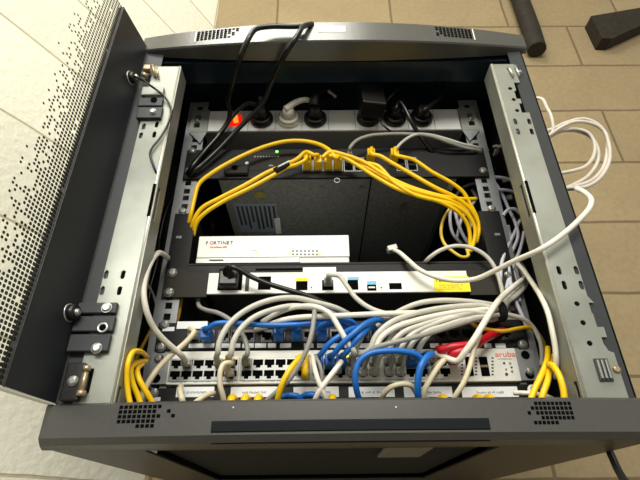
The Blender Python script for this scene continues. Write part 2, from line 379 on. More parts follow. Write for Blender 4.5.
# hinge and latch hardware
def hinge_left():
    for (pa, pb) in (((78, 303.5), (116, 314)), ((73, 317), (113, 332)), ((68, 335), (108, 352))):
        a = P(*pa, -116); b = P(*pb, -116)
        h = obj('hinge_bracket', MB().box((max(a.x, -290), -119, a.z), (b.x, -113, b.z), 1.2), M_FRM, cab)
    screw(h, P(107, 308, -119).x, -119, P(107, 308, -119).z, 5.5); screw(h, P(97, 348.5, -119).x, -119, P(97, 348.5, -119).z, 5.5)
    p = P(103, 328, -119); obj('hinge_pin', MB().ring((p.x, -120, p.z), (0, 1, 0), 4.6, 1.3), M_SCR, h)
    obj('pin_hole', MB().cyl((p.x, -120.2, p.z), (p.x, -118, p.z), 3.8), M_PORT, h)
    a = P(140, 99, -116); b = P(162, 107, -116); a2 = P(139, 108.5, -116); b2 = P(161, 119, -116)
    h = obj('hinge_bracket', MB().box((a.x, -119, a.z), (b.x, -113, b.z), 1.0), M_FRM, cab)
    h2 = obj('hinge_bracket', MB().box((a2.x, -119, a2.z), (b2.x, -113, b2.z), 1.0), M_FRM, cab)
    p = P(154, 100, -119); obj('pin_hole', MB().cyl((p.x, -120.5, p.z), (p.x, -118, p.z), 4.5), M_PORT, h)
    p = P(153, 112, -119); screw(h2, p.x, -119, p.z, 5)
    a = P(143, 88, -117); b = P(163, 96, -117); obj('hinge_bracket', MB().box((a.x, -120, a.z), (b.x, -113, b.z), 1.5), M_GAL, cab)
    # upper spring catch
    a = P(150, 72, -116); mb = MB()
    mb.box((a.x - 8, -124, a.z - 2), (a.x + 2, -114, a.z + 7), 1).cyl((a.x + 4, -122, a.z + 8), (a.x + 9, -116, a.z - 10), 2.2).cyl((a.x - 10, -120, a.z - 8), (a.x - 1, -116, a.z - 9), 3.4).cyl((a.x + 9, -120, a.z + 8), (a.x + 14, -116, a.z - 12), 1.6)
    obj('spring_catch', mb, M_COPPER, cab)
    # lower latch: dark block with round screw, brass lever
    a = P(74, 362, -118); b = P(64, 402, -118)
    blk = obj('latch_block', MB().obox((a + b) / 2 + V((4, 2, 0)), V((9, 0, 0)), V((0, 4, 0)), V((0, 0, 19)), 1.5), M_BP, cab)
    p = P(71.5, 380, -124); screw(blk, p.x, -120, p.z, 5)
    a = P(87, 368, -119); b = P(81, 394, -119)
    obj('latch_lever', MB().cyl(a, b, 2.6, 2.6).cyl(a + V((0, 0, 2)), a - V((0, 0, 3)), 4).cyl(b + V((0, 0, 3)), b - V((0, 0, 2)), 4.4), M_COPPER, cab)
    p = P(89, 380, -116); obj('latch_slot', MB().box((p.x - 1.4, -114.5, p.z - 12), (p.x + 1.4, -112.8, p.z + 12)), M_PORT, cab)
hinge_left()
def right_latch():
    fr = obj('latch_plate', MB().box((252, -115, 118), (266, -113.2, 141), .4), M_FRM, cab)
    for i in range(3): obj('latch_fin', MB().box((253 + i * 4.2, -118, 120), (255.2 + i * 4.2, -113, 139), .4), M_SIL, fr)
    q = P(616.3, 369.5, -113); screw(cab, q.x, -112, q.z, 4.5, M_COPPER)
    q = P(519.5, 72, -113); screw(cab, q.x, -112, q.z, 3.6)
    a = P(507, 67, -113); b = P(513, 78, -113)
    obj('spring_catch', MB().cyl(a + V((0, -3, 0)), b + V((0, -3, 0)), 1.8).cyl(a + V((11, -3, 0)), b + V((9, -3, 0)), 1.4), M_SCR, cab)
    a = P(540, 399, -113)
    obj('bracket_foot', MB().box((215, -112, 98), (232, -106, 103), .6), M_SIL, cab)
right_latch()
# inner rack rails
def rail(sx):
    zs = []; z = 95.0
    hs = []
    k = 0; zz = 88.0; steps = (15.875, 15.875, 12.7)
    while zz < 628:
        hs.append(rect(sx * 232.5 - 4.6, zz - 4.6, sx * 232.5 + 4.6, zz + 4.6)); zz += steps[k % 3]; k += 1
    x0, x1 = sorted((sx * 219.0, sx * 249.0))
    mb = MB().plate(rect(x0, 68, x1, 636), hs, lambda u, v, d: V((u, 3 + d, v)), 2.0)
    mb.box((sx * 249, 3, 68), (sx * 251, 62, 636))
    o = obj('rack_rail', mb, M_GALD, cab)
    for px, py in (((198, 82), (184, 121), (187.5, 124)) if sx < 0 else ((487, 75), (486.5, 83))):
        p = P(px, py, 3)
    return o
rail(-1); rail(1)
# glass door
DPH = math.radians(10.29); DD = V((-math.sin(DPH), -math.cos(DPH), 0)); DN = V((math.cos(DPH), -math.sin(DPH), 0))
DH = V((-291.0, -112.0, 0)); Z0D, Z1D = 103.0, 632.0
def dp(s, z, t): return DH + DD * s + DN * t + V((0, 0, z))
def dbox(mb, s0, s1, z0, z1, t0, t1, bev=0):
    c = (dp(s0, z0, t0) + dp(s1, z1, t1)) / 2
    return mb.obox(c, DD * (s1 - s0) / 2, DN * (t1 - t0) / 2, V((0, 0, (z1 - z0) / 2)), bev)
door = obj('door', dbox(MB(), 0, 70, Z0D, Z1D, -6, 1.2, .6), M_BAND, cab)
def frit():
    m = bpy.data.materials.new('dotted_glass'); m.use_nodes = True; nt = m.node_tree; n = nt.nodes; L = nt.links.new
    out = n['Material Output']; n.remove(n['Principled BSDF'])
    def mth(op, a, b=None, c=None):
        x = n.new('ShaderNodeMath'); x.operation = op
        for i, q in enumerate((a, b, c)):
            if q is None: continue
            if isinstance(q, (int, float)): x.inputs[i].default_value = q
            else: L(q, x.inputs[i])
        return x.outputs[0]
    at = n.new('ShaderNodeTexCoord'); sp = n.new('ShaderNodeSeparateXYZ'); L(at.outputs['UV'], sp.inputs[0])
    s, z = sp.outputs['X'], sp.outputs['Y']          # millimetres over the pane, stored as UV
    pit = 4.9
    us = mth('DIVIDE', s, pit); uz = mth('DIVIDE', z, pit)
    fs = mth('SUBTRACT', mth('FRACT', us), .5); fz = mth('SUBTRACT', mth('FRACT', uz), .5)
    cs = mth('FLOOR', us); cz = mth('FLOOR', uz)
    cb = n.new('ShaderNodeCombineXYZ'); L(cs, cb.inputs[0]); L(cz, cb.inputs[1])
    wn = n.new('ShaderNodeTexWhiteNoise'); wn.noise_dimensions = '3D'; L(cb.outputs[0], wn.inputs[0])
    d = mth('SQRT', mth('ADD', mth('POWER', mth('ABSOLUTE', fs), 2.6), mth('POWER', mth('ABSOLUTE', fz), 2.6)))
    mr = n.new('ShaderNodeMapRange'); mr.inputs[1].default_value = 0; mr.inputs[2].default_value = 72; mr.inputs[3].default_value = 1.0; mr.inputs[4].default_value = 0.0; L(mth('MULTIPLY', cs, pit), mr.inputs[0])
    t = mr.outputs[0]
    prob = mth('MINIMUM', mth('MULTIPLY', mth('POWER', t, 1.35), 1.75), .985)
    rad = mth('MULTIPLY_ADD', t, .15, .17)
    dot = mth('MULTIPLY', mth('LESS_THAN', d, rad), mth('LESS_THAN', wn.outputs['Value'], prob))
    tr = n.new('ShaderNodeBsdfTransparent'); tr.inputs[0].default_value = (.97, .98, .96, 1)
    gl = n.new('ShaderNodeBsdfGlossy'); gl.inputs['Roughness'].default_value = .03
    fr = n.new('ShaderNodeFresnel'); fr.inputs[0].default_value = 1.06
    m1 = n.new('ShaderNodeMixShader'); L(fr.outputs[0], m1.inputs[0]); L(tr.outputs[0], m1.inputs[1]); L(gl.outputs[0], m1.inputs[2])
    bk = n.new('ShaderNodeBsdfPrincipled'); bk.inputs['Base Color'].default_value = rgb((34, 28, 22)); bk.inputs['Roughness'].default_value = .4
    m2 = n.new('ShaderNodeMixShader'); L(dot, m2.inputs[0]); L(m1.outputs[0], m2.inputs[1]); L(bk.outputs[0], m2.inputs[2])
    L(m2.outputs[0], out.inputs['Surface']); return m
def pane():
    mb = MB(); uv = mb.bm.loops.layers.uv.new('pane'); q = [(70, Z0D), (545, Z0D), (545, Z1D), (70, Z1D)]
    vs = [mb.bm.verts.new(dp(s, z, -1)) for s, z in q]; f = mb.bm.faces.new(vs)
    for l, (s, z) in zip(f.loops, q): l[uv].uv = (s - 70, z)
    o = obj('glass_pane', mb, frit(), door)
    return o
pane()
obj('edge_strip', dbox(MB(), -1.6, 0.0, Z0D, Z1D, -6, 1.5), M_GRY, door)
obj('edge_strip', dbox(MB(), 0, 545, Z0D - 2.2, Z0D, -6, 1.2), M_WP, door)  # white colour paints the light caught by the door's bottom edge
for px, py in ((69, 313), (130, 78)):
    # knobs stand on the inner face of the door band
    r = ray(px, py); t = ((DH - CAM).dot(DN)) / r.dot(DN); c = CAM + r * t
    kn = obj('door_knob', MB().cyl(c, c + DN * 9, 9, 7.5, 24), M_BP, door)
    screw(kn, *(c + DN * 9), 4.2, None, tuple(DN))
    obj('knob_ring', MB().ring(c + DN * 1.2, DN, 9.2, .8), M_SCR, kn)

# ------------------------------------------------------------------ power strip
pdu = thing('power_strip', 'light grey seven-socket power strip with lit red rocker at cabinet top', 'power strip', (0, 20, 563))
ZP0, ZP1 = 563.0, 611.0
obj('housing', MB().box((-219, 0, ZP0), (217, 46, ZP1), 1.2), mat('strip_aluminium', (122, 122, 118), .45, .2, .05, 60), pdu)
fp = obj('front_cover', MB().box((-213, -1.5, ZP0 + 1), (212, 1, ZP1 - 1), .8), mat('strip_face', (208, 208, 204), .5, 0, .03), pdu)
for px in (248.5, 275.5, 302, 328.3, 355, 381.3, 407.7, 434):
    x = P(px, 122).x; obj('joint_line', MB().box((x - .4, -1.9, ZP0 + 2), (x + .4, -1, ZP1 - 2)), M_GRY, fp)
SX = [P(q, 122).x for q in (262, 289, 315.3, 368, 394.5, 421)]; ZS = 587.0
for x in SX:
    so = obj('socket', MB().ring((x, -1.6, ZS), (0, 1, 0), 19.5, 1.2).cyl((x, -1.9, ZS), (x, 0, ZS), 19.5), M_WP, pdu)
    obj('socket_well', MB().cyl((x, -2.1, ZS), (x, 0, ZS), 17.5), M_GRY, so)
x = P(235.5, 120).x; rk = obj('rocker_switch', MB().box((x - 10.5, -3, ZS - 13), (x + 10.5, 1, ZS + 13), 1), M_NEON, pdu)
obj('rocker_lamp', MB().obox((x + 1, -4.0, ZS + 1), V((4.0, 0, 1)), V((0, 1, 0)), V((-1.5, .3, 8)), .8), M_NEONC, rk)
for sx in (-1, 1):
    hs = [rect(sx * 232 - 5, 590, sx * 232 + 5, 600), rect(sx * 232 - 5, 572, sx * 232 + 5, 582)]
    x0, x1 = sorted((sx * 214.0, sx * 243.0))
    e = obj('mounting_ear', MB().plate(rect(x0, 562, x1, 613), hs, lambda u, v, d: V((u, -1.6 + d, v)), 2), M_GAL, pdu)
    obj('ear_brace', MB().plate([(x0, 562), (x1, 562), ((x0 + x1) / 2 - sx * 6, 538)], [], lambda u, v, d: V((u, -1 + d, v)), 2), M_GALD, e)
    screw(e, sx * 232, -2, 586.5, 3.6)

# plugs in the strip
def tubeobj(name, pts, r, m, parent=None, **kw): return obj(name, MB().tube(pts, r, **{k: kw.pop(k) for k in ('n', 'sub', 'rfun') if k in kw}), m, parent, **kw)
def Q(lst): return [P(a, b, c) for a, b, c in lst]
def pplug(x, m, parent, big=True):
    b = MB().cyl((x, -2.6, ZS), (x, -9, ZS), 19.5, 19.0, 28).cyl((x, -9, ZS), (x, -13, ZS), 19.0, 14, 28).cyl((x, -13, ZS), (x, -30, ZS), 12.5, 8, 28)
    return obj('plug_body', b, m, parent)
# cord from first socket
c1 = tubeobj('power_lead', [V((SX[0], -26, ZS)), V((SX[0], -40, ZS + 14))] + Q([(257, 103.5, -30), (248, 103, -28), (239, 109, -22), (231, 118, -16), (219, 135, -12), (205, 151, -10), (190, 170, -8), (186, 180, 20)]), 4.0, M_CORD,
    label='black power cord of the round plug right of the lit red rocker', cat='power cord')
pplug(SX[0], M_BP, c1)
# white plug
wp = thing('power_plug', 'white round power plug in the second socket with its swing-out pull lever', 'power plug', (SX[1], -15, ZS - 17))
pplug(SX[1], M_WP, wp)
obj('pull_lever', MB().tube([V((SX[1] - 4, -30, ZS - 4)), V((SX[1] + 10, -34, ZS + 6)), V((SX[1] + 26, -32, ZS + 16)), V((SX[1] + 38, -26, ZS + 20))], 6.0, rfun=lambda t: 1 - .35 * t), M_WP, wp)
b3 = thing('power_plug', 'black angled power plug with upright shiny boot, just right of the white plug', 'power plug', (SX[2], -15, ZS - 17))
pplug(SX[2], M_BP, b3)
obj('cord_boot', MB().tube([V((SX[2] - 2, -30, ZS + 4)), V((SX[2], -36, ZS + 16)), V((SX[2] + 8, -34, ZS + 36)), V((SX[2] + 18, -26, ZS + 46))], 8.5, rfun=lambda t: 1 - .25 * t), M_BP, b3)
obj('cord_end', MB().tube([V((SX[2] + 17, -28, ZS + 45)), V((SX[2] + 28, -22, ZS + 42)), V((SX[2] + 36, -18, ZS + 36))], 3.2), M_SIL, b3)
ad = thing('power_adapter', 'boxy black power adapter plugged in left of the two corded plugs', 'power adapter', (SX[3], -20, ZS - 20))
pplug(SX[3], M_BP, ad)
a = P(358, 98, -40); b = P(382, 126, -40)
obj('adapter_case', MB().obox((SX[3] + 2, -40, ZS + 6), V((19.5, 3, 0)), V((-2, 17, 0)), V((-2, 0, 24)), 2.5), M_BP, ad)
obj('adapter_lead', MB().tube([P(378, 118, -30), P(384, 126, -30), P(391, 131.5, -22)], 1.6), M_CORD, ad)
c5 = tubeobj('power_lead', [V((SX[4], -20, ZS + 4))] + Q([(396, 109, -34), (399, 101, -36), (404, 107, -34), (411, 121, -28), (420, 136, -14), (431, 150, -4), (436, 160, 14)]), 3.6, M_CORD,
    label='black power cord folding down from the middle right plug behind the grey cable arcs', cat='power cord'); pplug(SX[4], M_BP, c5)
c6 = tubeobj('power_lead', [V((SX[5] + 2, -20, ZS))] + Q([(424, 110, -36), (432, 104, -36), (441, 96, -34), (443, 86, -32), (438, 79, -30), (427, 76.5, -30), (412, 80, -30), (399, 88, -30), (389, 98, -26), (382, 108, -14), (381, 120, 0)]), 3.2, M_CORD,
    label='black power cord looping high above the strip from the rightmost plug', cat='power cord'); pplug(SX[5], M_BP, c6)
tubeobj('power_lead', Q([(312, 24, -140), (303, 26.5, -152), (299, 33, -156), (291, 45, -150), (281, 62, -120), (271, 84, -80), (262, 104, -50), (250, 117, -34), (237, 130, -24), (219, 149, -16), (203, 164, -12), (192, 173, -8), (187, 182, 24)]), 3.9, M_CORD,
    label='thick black cord hanging straight over the top bezel, right one of two', cat='power cord')
tubeobj('power_lead', Q([(306, 26, -148), (292, 26.5, -150), (270, 26.5, -150), (256, 29, -152), (249, 38, -152), (242, 53, -140), (236, 72, -105), (231, 90, -75), (228, 101, -52), (230, 109, -36), (228, 122, -20), (214, 140, -10), (200, 156, -4), (188, 172, 8), (185, 184, 30)]), 3.9, M_CORD,
    label='black cord looping left along the bezel top and down past the red rocker', cat='power cord')
tubeobj('earthing_wire', Q([(134, 76, -160), (142, 80, -150), (151, 86, -128), (162, 94, -120), (169, 103, -118), (171.5, 112, -118), (168, 124, -118), (160, 138, -117), (152, 148, -117), (150, 154, -117), (153, 164, -117), (157, 176, -110), (160, 190, -90), (163, 205, -50)]), 1.5, M_CORD,
    label='thin black earthing wire from the door knob down the left galvanised post', cat='wire')
tubeobj('power_lead', Q([(186, 176, 10), (176, 190, 20), (166, 212, 30), (160, 236, 34), (157, 262, 30), (150, 290, 30), (148, 320, 34)]), 3.6, M_CORD,
    label='black cord dropping through the gap behind the left rack rail', cat='power cord')

# ------------------------------------------------------------------ ports and small parts
def jack(parent, x, z, y=0.0, w_=12.0, h=9.5, name='port', rim=None, flip=False):
    mb = MB(); s = -1 if flip else 1
    o = [(x - w_ / 2, z - s * h * .2), (x - w_ / 2, z + s * h / 2), (x + w_ / 2, z + s * h / 2), (x + w_ / 2, z - s * h * .2), (x + w_ * .22, z - s * h * .2), (x + w_ * .22, z - s * h / 2), (x - w_ * .22, z - s * h / 2), (x - w_ * .22, z - s * h * .2)]
    mb.plate(o, [], lambda u, v, d: V((u, y - .5 + d, v)), .9)  # flat black plate, shade of the port opening as colour
    return obj(name, mb, M_PORT, parent)
def led(parent, x, z, y, m, r=1.2, name='status_light'):
    return obj(name, MB().cyl((x, y - .7, z), (x, y + .3, z), r, n=8), m, parent)
def cable(label, plugs, pts, r=2.9, m=None, group=None, name='patch_cable', cat='cable', sub=7):
    """pts in pixels with depth, or Vectors; plugs = [(end, x, z, colour, latch up)]"""
    m = m or M_GC; q = [p if isinstance(p, Vector) else P(*p) for p in pts]
    for end, x, z, pm, lu in plugs:
        a = [V((x, -19, z)), V((x, -27, z + lu * 1.5))]
        q = a + q if end == 0 else q + a[::-1]
    o = obj(name, MB().tube(q, r, sub=sub), m, None, label, cat, group)
    for end, x, z, pm, lu in plugs:
        pl = obj('plug', MB().box((x - 5.8, -13, z - 4), (x + 5.8, -.8, z + 4), .8).box((x - 2.6, -12, z + lu * 4), (x + 2.6, -2, z + lu * 5.6), .4), M_CLR, o)
        bt_ = MB()
        if pm in (M_YC, M_BC, M_RC): bt_.box((x - 6.2, -23, z - 9), (x + 6.2, -3, z + 6), 1.5)
        obj('plug_boot', bt_.tube([V((x, -10, z)), V((x, -17, z)), V((x, -25, z + lu * 1.2))], 5.6, rfun=lambda t: 1 - .4 * t).box((x - 5.4, -17, z - 4), (x + 5.4, -9, z + 4), 1.2), pm, pl)
    return o

# ------------------------------------------------------------------ black router / server unit on the second row
ZR0, ZR1 = 464.0, 523.0
sv = thing('network_appliance', 'deep black rack appliance with yellow plugs, rating label on its underside', 'rack appliance', (0, 150, ZR0))
case = obj('case', MB().box((-186, 3, ZR0 + 1), (189, 330, ZR1 - 1), 1.2), M_DCASE, sv)
obj('front_panel', MB().box((-241, -2, ZR0), (241, 2.5, ZR1), .6), M_BLK, sv)
fl = MB().box((-140, -2.6, 480), (-18, -1.8, 516)); obj('grey_inset', fl, M_BRN, sv)
obj('side_flange', MB().box((180, 4, ZR0 - 1.5), (190, 330, ZR0 + 1.5)), M_SIL, case)
xg = P(371, 185, 10).x; obj('case_seam', MB().box((xg - .8, 3, ZR0 - .6), (xg + .8, 330, ZR0 + 2)), M_PORT, case)
def on_under(px, py, z): r = ray(px, py); return CAM + r * ((z - CAM.z) / r.z)
a = on_under(231, 203, ZR0); b = on_under(281, 231, ZR0)
u0 = on_under(233, 204, ZR0); u1 = on_under(276, 204, ZR0); v0 = on_under(238, 232, ZR0)
obj('rating_label', MB().box((u0.x, u0.y, ZR0 - .6), (u1.x, v0.y, ZR0 + 1.4)), M_LBLG, case)
for k in range(9):
    x = u0.x + (u1.x - u0.x) * (k + .6) / 9.5
    obj('label_print', MB().box((x, u0.y + 6, ZR0 - .9), (x + (u1.x - u0.x) * .05, v0.y - random.uniform(8, 50), ZR0)), M_INK, case)
s0 = on_under(274, 218, ZR0); obj('barcode_sticker', MB().box((s0.x, s0.y, ZR0 - 1), (s0.x + 10, s0.y + 52, ZR0)), M_PAPER, case)
s0 = on_under(260, 194.5, ZR0); obj('round_sticker', MB().cyl((s0.x, s0.y, ZR0 - .8), (s0.x, s0.y, ZR0), 9), M_YLP, case)
s0 = on_under(405, 205, ZR0); obj('pale_tab', MB().box((s0.x - 6, s0.y - 8, ZR0 - 1), (s0.x + 6, s0.y + 10, ZR0)), M_SIL, case)
s0 = on_under(410, 193, ZR0); obj('round_sticker', MB().cyl((s0.x, s0.y, ZR0 - .8), (s0.x, s0.y, ZR0), 7), M_YLP, case)
for px, py in ((290, 188), (322, 187), (361, 187), (387, 204), (379, 238), (392, 224)):
    s0 = on_under(px, py, ZR0); obj('case_screw', MB().cyl((s0.x, s0.y, ZR0 - 1), (s0.x, s0.y, ZR0), 2.2, n=10), M_SIL, case)
for px, py in ((172 + 21, 151), (182 + 7, 171), (478, 150.2), (481.7, 170.8)):
    p = P(px, py, -2); screw(sv, (-232.5 if px < 300 else 232.5), -2, p.z, 6)
for px in (307.5, 318, 328, 338):
    p = P(px, 172, -2); jack(sv, p.x, 484, -2.2, 13, 10)
    obj('port_rim', MB().plate(rect(p.x - 8, 476.5, p.x + 8, 499), [rect(p.x - 6.6, 478, p.x + 6.6, 498)], lambda u, v, d: V((u, -3.2 + d, v)), 1), M_SIL, sv)
for px in (349, 359.5, 402, 413):
    p = P(px, 172, -2)
    for zz in (482, 496): jack(sv, p.x, zz, -2.2, 13, 10, flip=zz > 490)
    obj('port_rim', MB().plate(rect(p.x - 8, 475, p.x + 8, 503), [rect(p.x - 6.6, 476.5, p.x + 6.6, 501.5)], lambda u, v, d: V((u, -3.2 + d, v)), 1), M_SIL, sv)
for i in range(9):
    p = P(255 + i * 2.9, 157, -2); led(sv, p.x, p.z, -2.6, M_GINK if i else M_SIL, 1.4)
p = P(277, 152, -2); led(sv, p.x, p.z, -2.6, M_GLED, 2.4)
p = P(247, 163.5, -2); led(sv, p.x, p.z, -2.6, M_WP, 3.0)
scribble(sv, P(266, 166).x, -2.6, 487, 12, 4, M_GINK)
kp = P(236, 172, -2); kk = obj('lock_bracket', MB().box((kp.x - 18, -10, kp.z - 8), (kp.x + 20, -2, kp.z + 8), 2), M_BRN, sv)
obj('lock_hole', MB().ring((kp.x - 1, -10.5, kp.z + 2), (0, 1, 0), 4, 1).cyl((kp.x - 1, -10.6, kp.z + 2), (kp.x - 1, -9, kp.z + 2), 3.6), M_PORT, kk)
kp = P(337, 181, -2); obj('release_tab', MB().ring((kp.x, -3, kp.z), (0, 1, 0), 4.2, 1.2), M_SIL, sv)

# ------------------------------------------------------------------ shelf with firewall
ZSH = P(300, 265, 0).z   # ~312
sh = thing('rack_shelf', 'black vented rack shelf holding the small white firewall', 'shelf', (0, 150, ZSH - 10))
obj('tray', MB().box((-212, -1, ZSH - 1), (212, 300, ZSH + 1)), M_BLK, sh)
obj('front_lip', MB().box((-214, -2, ZSH - 12), (214, 1, ZSH + 1.5), .6), M_BLK, sh)
obj('lip_edge', MB().box((-212, -3, ZSH - .5), (212, -1, ZSH + 2)), M_BRN, sh)
for sx in (-1, 1):
    x0, x1 = sorted((sx * 212.0, sx * 243.0)); zt = P(182, 213).z - 2
    e = obj('shelf_ear', MB().plate(rect(x0, ZSH - 12, x1, zt), [slot(sx * 232, 357, 6, 5.2)], lambda u, v, d: V((u, -1.5 + d, v)), 2.5), M_BLK, sh)
    obj('shelf_side', MB().plate([(0, ZSH), (290, ZSH), (290, ZSH + 12), (30, zt), (0, zt)], [], lambda u, v, d: V((sx * (212 + d), u, v)), 1.5), M_BLK, sh)
    screw(e, sx * 232.5, -1.5, 403, 6); obj('ear_slot', MB().box((sx * 232 - 4, -1.9, 356), (sx * 232 + 4, -1.3, 360)), M_SIL, e)
zf0 = ZSH + 2; zf1 = P(250, 237.5, 0).z; xf0 = P(198, 255).x; xf1 = P(349, 255).x
fw = thing('firewall', 'white desktop firewall with small front lights lying on the black shelf', 'firewall', ((xf0 + xf1) / 2, 70, zf0))
obj('case', MB().box((xf0, -2, zf0), (xf1, 158, zf1), 1.5), M_WHT, fw)
obj('front_cover', MB().box((xf0 - .5, -4, zf0 + 9), (xf1 + .5, -1.5, zf1 + .4), .8), M_WHT, fw)
obj('silver_base', MB().box((xf0 - .8, -4.4, zf0), (xf1 - 70, -1.5, zf0 + 8.2), .6), M_SIL, fw)
obj('base_badge', MB().box((xf0 + 18, -4.8, zf0 + 3), (xf0 + 38, -4.2, zf0 + 5.6)), M_INK, fw)
yl = -4.3
t1 = 9.6
ch = list('FORTINET'); xx = P(206.5, 243).x; zl_ = P(206.5, 244.5, -4).z
for i, c_ in enumerate(ch):
    text(c_, 'logo_letter', M_RED if i == 1 else M_INK, fw, (xx, yl, zl_), 7.2, 1.0); xx += {'I': 2.5, 'T': 5.0, 'R': 5.4, 'E': 4.9}.get(c_, 5.7)
text('FortiGate 60E', 'model_print', M_RED, fw, (P(211, 247).x, yl, P(211, 248, -4).z), 3.6, 1.15)
for i in range(7):
    for j in range(2):
        p = P(293 + i * 4.0, 251 + j * 3.4, -4); obj('front_mark', MB().box((p.x - 1.2, yl - .4, p.z - 1), (p.x + 1.2, yl + .4, p.z + 1)), M_INK, fw)
for px, py, m_, rr in ((290, 252.5, M_ALED, 2.2), (256, 253, M_ALED, 1.4), (259, 253.5, M_GLED, 1.4), (319.5, 254, M_ALED, 2.0)):
    p = P(px, py, -4); led(fw, p.x, p.z, yl, m_, rr)
scribble(fw, P(251, 250).x, yl, P(251, 251, -4).z, 9, 2, M_GINK)

# ------------------------------------------------------------------ white rack unit under the shelf
zc1 = P(300, 273, 0).z; zc0 = P(300, 294, 0).z
rt = thing('rack_router', 'low white rack router with coloured port labels between black blank ears', 'router', (0, 80, zc0))
xr0 = P(208, 285).x; xr1 = P(471, 285).x
obj('case', MB().box((xr0 + 2, 0, zc0 + 1), (xr1, 170, zc1 - 1), 1), M_BLK, rt)
fc = obj('white_front', MB().box((xr0, -3, zc0), (xr1 - 4, 1, zc1), .8), M_WHT, rt)
obj('blank_ear', MB().box((-243, -2, zc0 - 4), (xr0, 1, P(190, 269.5).z), .6), M_BRN, rt)
obj('blank_ear', MB().box((xr1 - 4, -2, zc0 - 5), (243, 1, P(490, 270).z), .6), M_BRN, rt)
for px, py in ((171.9, 273), (167.5, 292.7)): screw(rt, -233, -2, P(px, py, -2).z, 6.5)
screw(rt, 233, -2, P(500, 275, -2).z, 5)
obj('top_slot', MB().box((P(256, 268).x, -2.2, ZSH - 9.5), (P(303, 268).x, -1.5, ZSH - 6)), M_PORT, sh)
obj('top_label', MB().box((P(303, 270).x, -3.6, P(303, 275).z), (P(336, 270).x, -2.6, P(303, 268.5).z)), M_PAPER, rt)
def frect(px0, py0, px1, py1, y, t, m, name, parent):
    a = P(px0, py0, y); b = P(px1, py1, y); return obj(name, MB().box((a.x, y, a.z), (b.x, y + t, b.z)), m, parent)
frect(219.5, 269, 241.5, 290, -3.5, 1, M_PORT, 'power_inlet', rt)
frect(246, 274, 248.6, 291, -3.6, 1, M_INK, 'power_slider', rt)
frect(258.5, 276.5, 270.5, 289.5, -3.5, 1, M_PORT, 'port', rt)
frect(296, 281, 307.5, 290, -3.5, 1, M_PORT, 'port', rt); frect(296, 278, 307.5, 281, -3.6, 1, M_YL, 'port_label', rt)
frect(322, 280, 333.5, 290, -3.5, 1, M_PORT, 'port', rt)
frect(347.5, 279.5, 358.5, 289.5, -3.5, 1, M_PORT, 'port', rt); frect(347.5, 277, 359, 279.8, -3.6, 1, M_BLL, 'port_label', rt)
pj = frect(367, 284.5, 376.5, 290.5, -3.5, 1, M_PORT, 'usb_port', rt); frect(368.5, 286.5, 375, 288, -3.8, 1, M_WP, 'usb_tongue', pj); frect(367, 281, 376.5, 284.5, -3.6, 1, M_BLL, 'port_label', rt)
frect(389, 283, 402, 289, -3.5, 1, M_PORT, 'usb_port', rt)
for px in (311.5, 381): p = P(px, 288.5); led(rt, p.x, p.z, -3.3, M_INK, 1)
st = frect(433, 276.5, 471, 291.5, -4.0, .8, M_YL, 'yellow_sticker', rt)
p = P(435, 281.8, -4.2); text('Telefon', 'sticker_print', M_INK, st, (p.x, -4.1, p.z), 7.6, 1.1)
for k in range(3):
    p = P(439, 285.7 + k * 2.0, -4.2); scribble(st, p.x, -4.1, p.z, 32, 1.7, M_ORG)
pr = P(226, 282, -14)
pc = obj('power_lead', MB().tube(Q([(232, 284, -8), (229, 272, -26), (232, 267.5, -32), (240, 270, -30), (250, 276, -26), (266, 283, -22), (285, 289, -18), (305, 295, -14), (325, 303, -8), (342, 312, 4), (352, 322, 20)]), 3.6), M_CORD, None,
    'thick black power lead leaving the white router left and crossing its front', 'power cord')
obj('plug_body', MB().obox(P(229, 280, -10), V((13, 0, 0)), V((0, 9, 0)), V((0, 0, 11)), 2.5).tube(Q([(228, 276, -12), (228, 269, -26), (232, 267, -31)]), 7.5, rfun=lambda t: 1 - .4 * t), M_BP, pc)

# ------------------------------------------------------------------ patch panel, switch, lower patch panel
zq1 = P(350, 321).z; zq0 = P(350, 348.5).z
pp = thing('patch_bay', 'black patch panel with blue and red plugs directly above the white switch', 'patch panel', (0, 20, zq0))
obj('front_panel', MB().box((-241, 0, zq0), (241, 3, zq1), .6), M_BLK, pp); obj('cable_tray', MB().box((-215, 3, zq0), (215, 90, zq0 + 2)), M_BLK, pp)
frect(177.5, 321.5, 207, 328.5, -1, 1, M_PAPER, 'name_label', pp)
lab = [(189, 214), (219.5, 229), (231, 240), (242.5, 253.5), (255, 266), (268, 276), (280, 291), (304, 313.5), (317, 327), (330, 340), (344.5, 357), (359, 370), (430, 439), (442, 452), (484, 492), (495, 506)]
for a_, b_ in lab:
    frect(a_, 343.4, b_, 347.6, -1, 1, M_PAPER, 'port_label', pp)
frect(163, 327, 174, 331, -1.4, 1, M_PAPER, 'end_label', pp)
PPX = [P(q, 335).x for q in (195, 209, 224, 236.5, 249, 267, 279.5, 297, 309, 322, 336, 350, 363, 376, 389, 402, 415, 428, 441, 454, 467, 480, 493, 506)]
PZc = P(300, 336).z
for x in PPX:
    k_ = obj('keystone_jack', MB().box((x - 8, -1.6, PZc - 9), (x + 8, .5, PZc + 9), .6), M_BP, pp)
    jack(k_, x, PZc, -1.7, 12, 10, 'port')
for sx, py in ((-1, 347.4), (-1, 325), (1, 344.5)): screw(pp, sx * 232.5, 0, P(160 if sx < 0 else 522, py).z, 6)

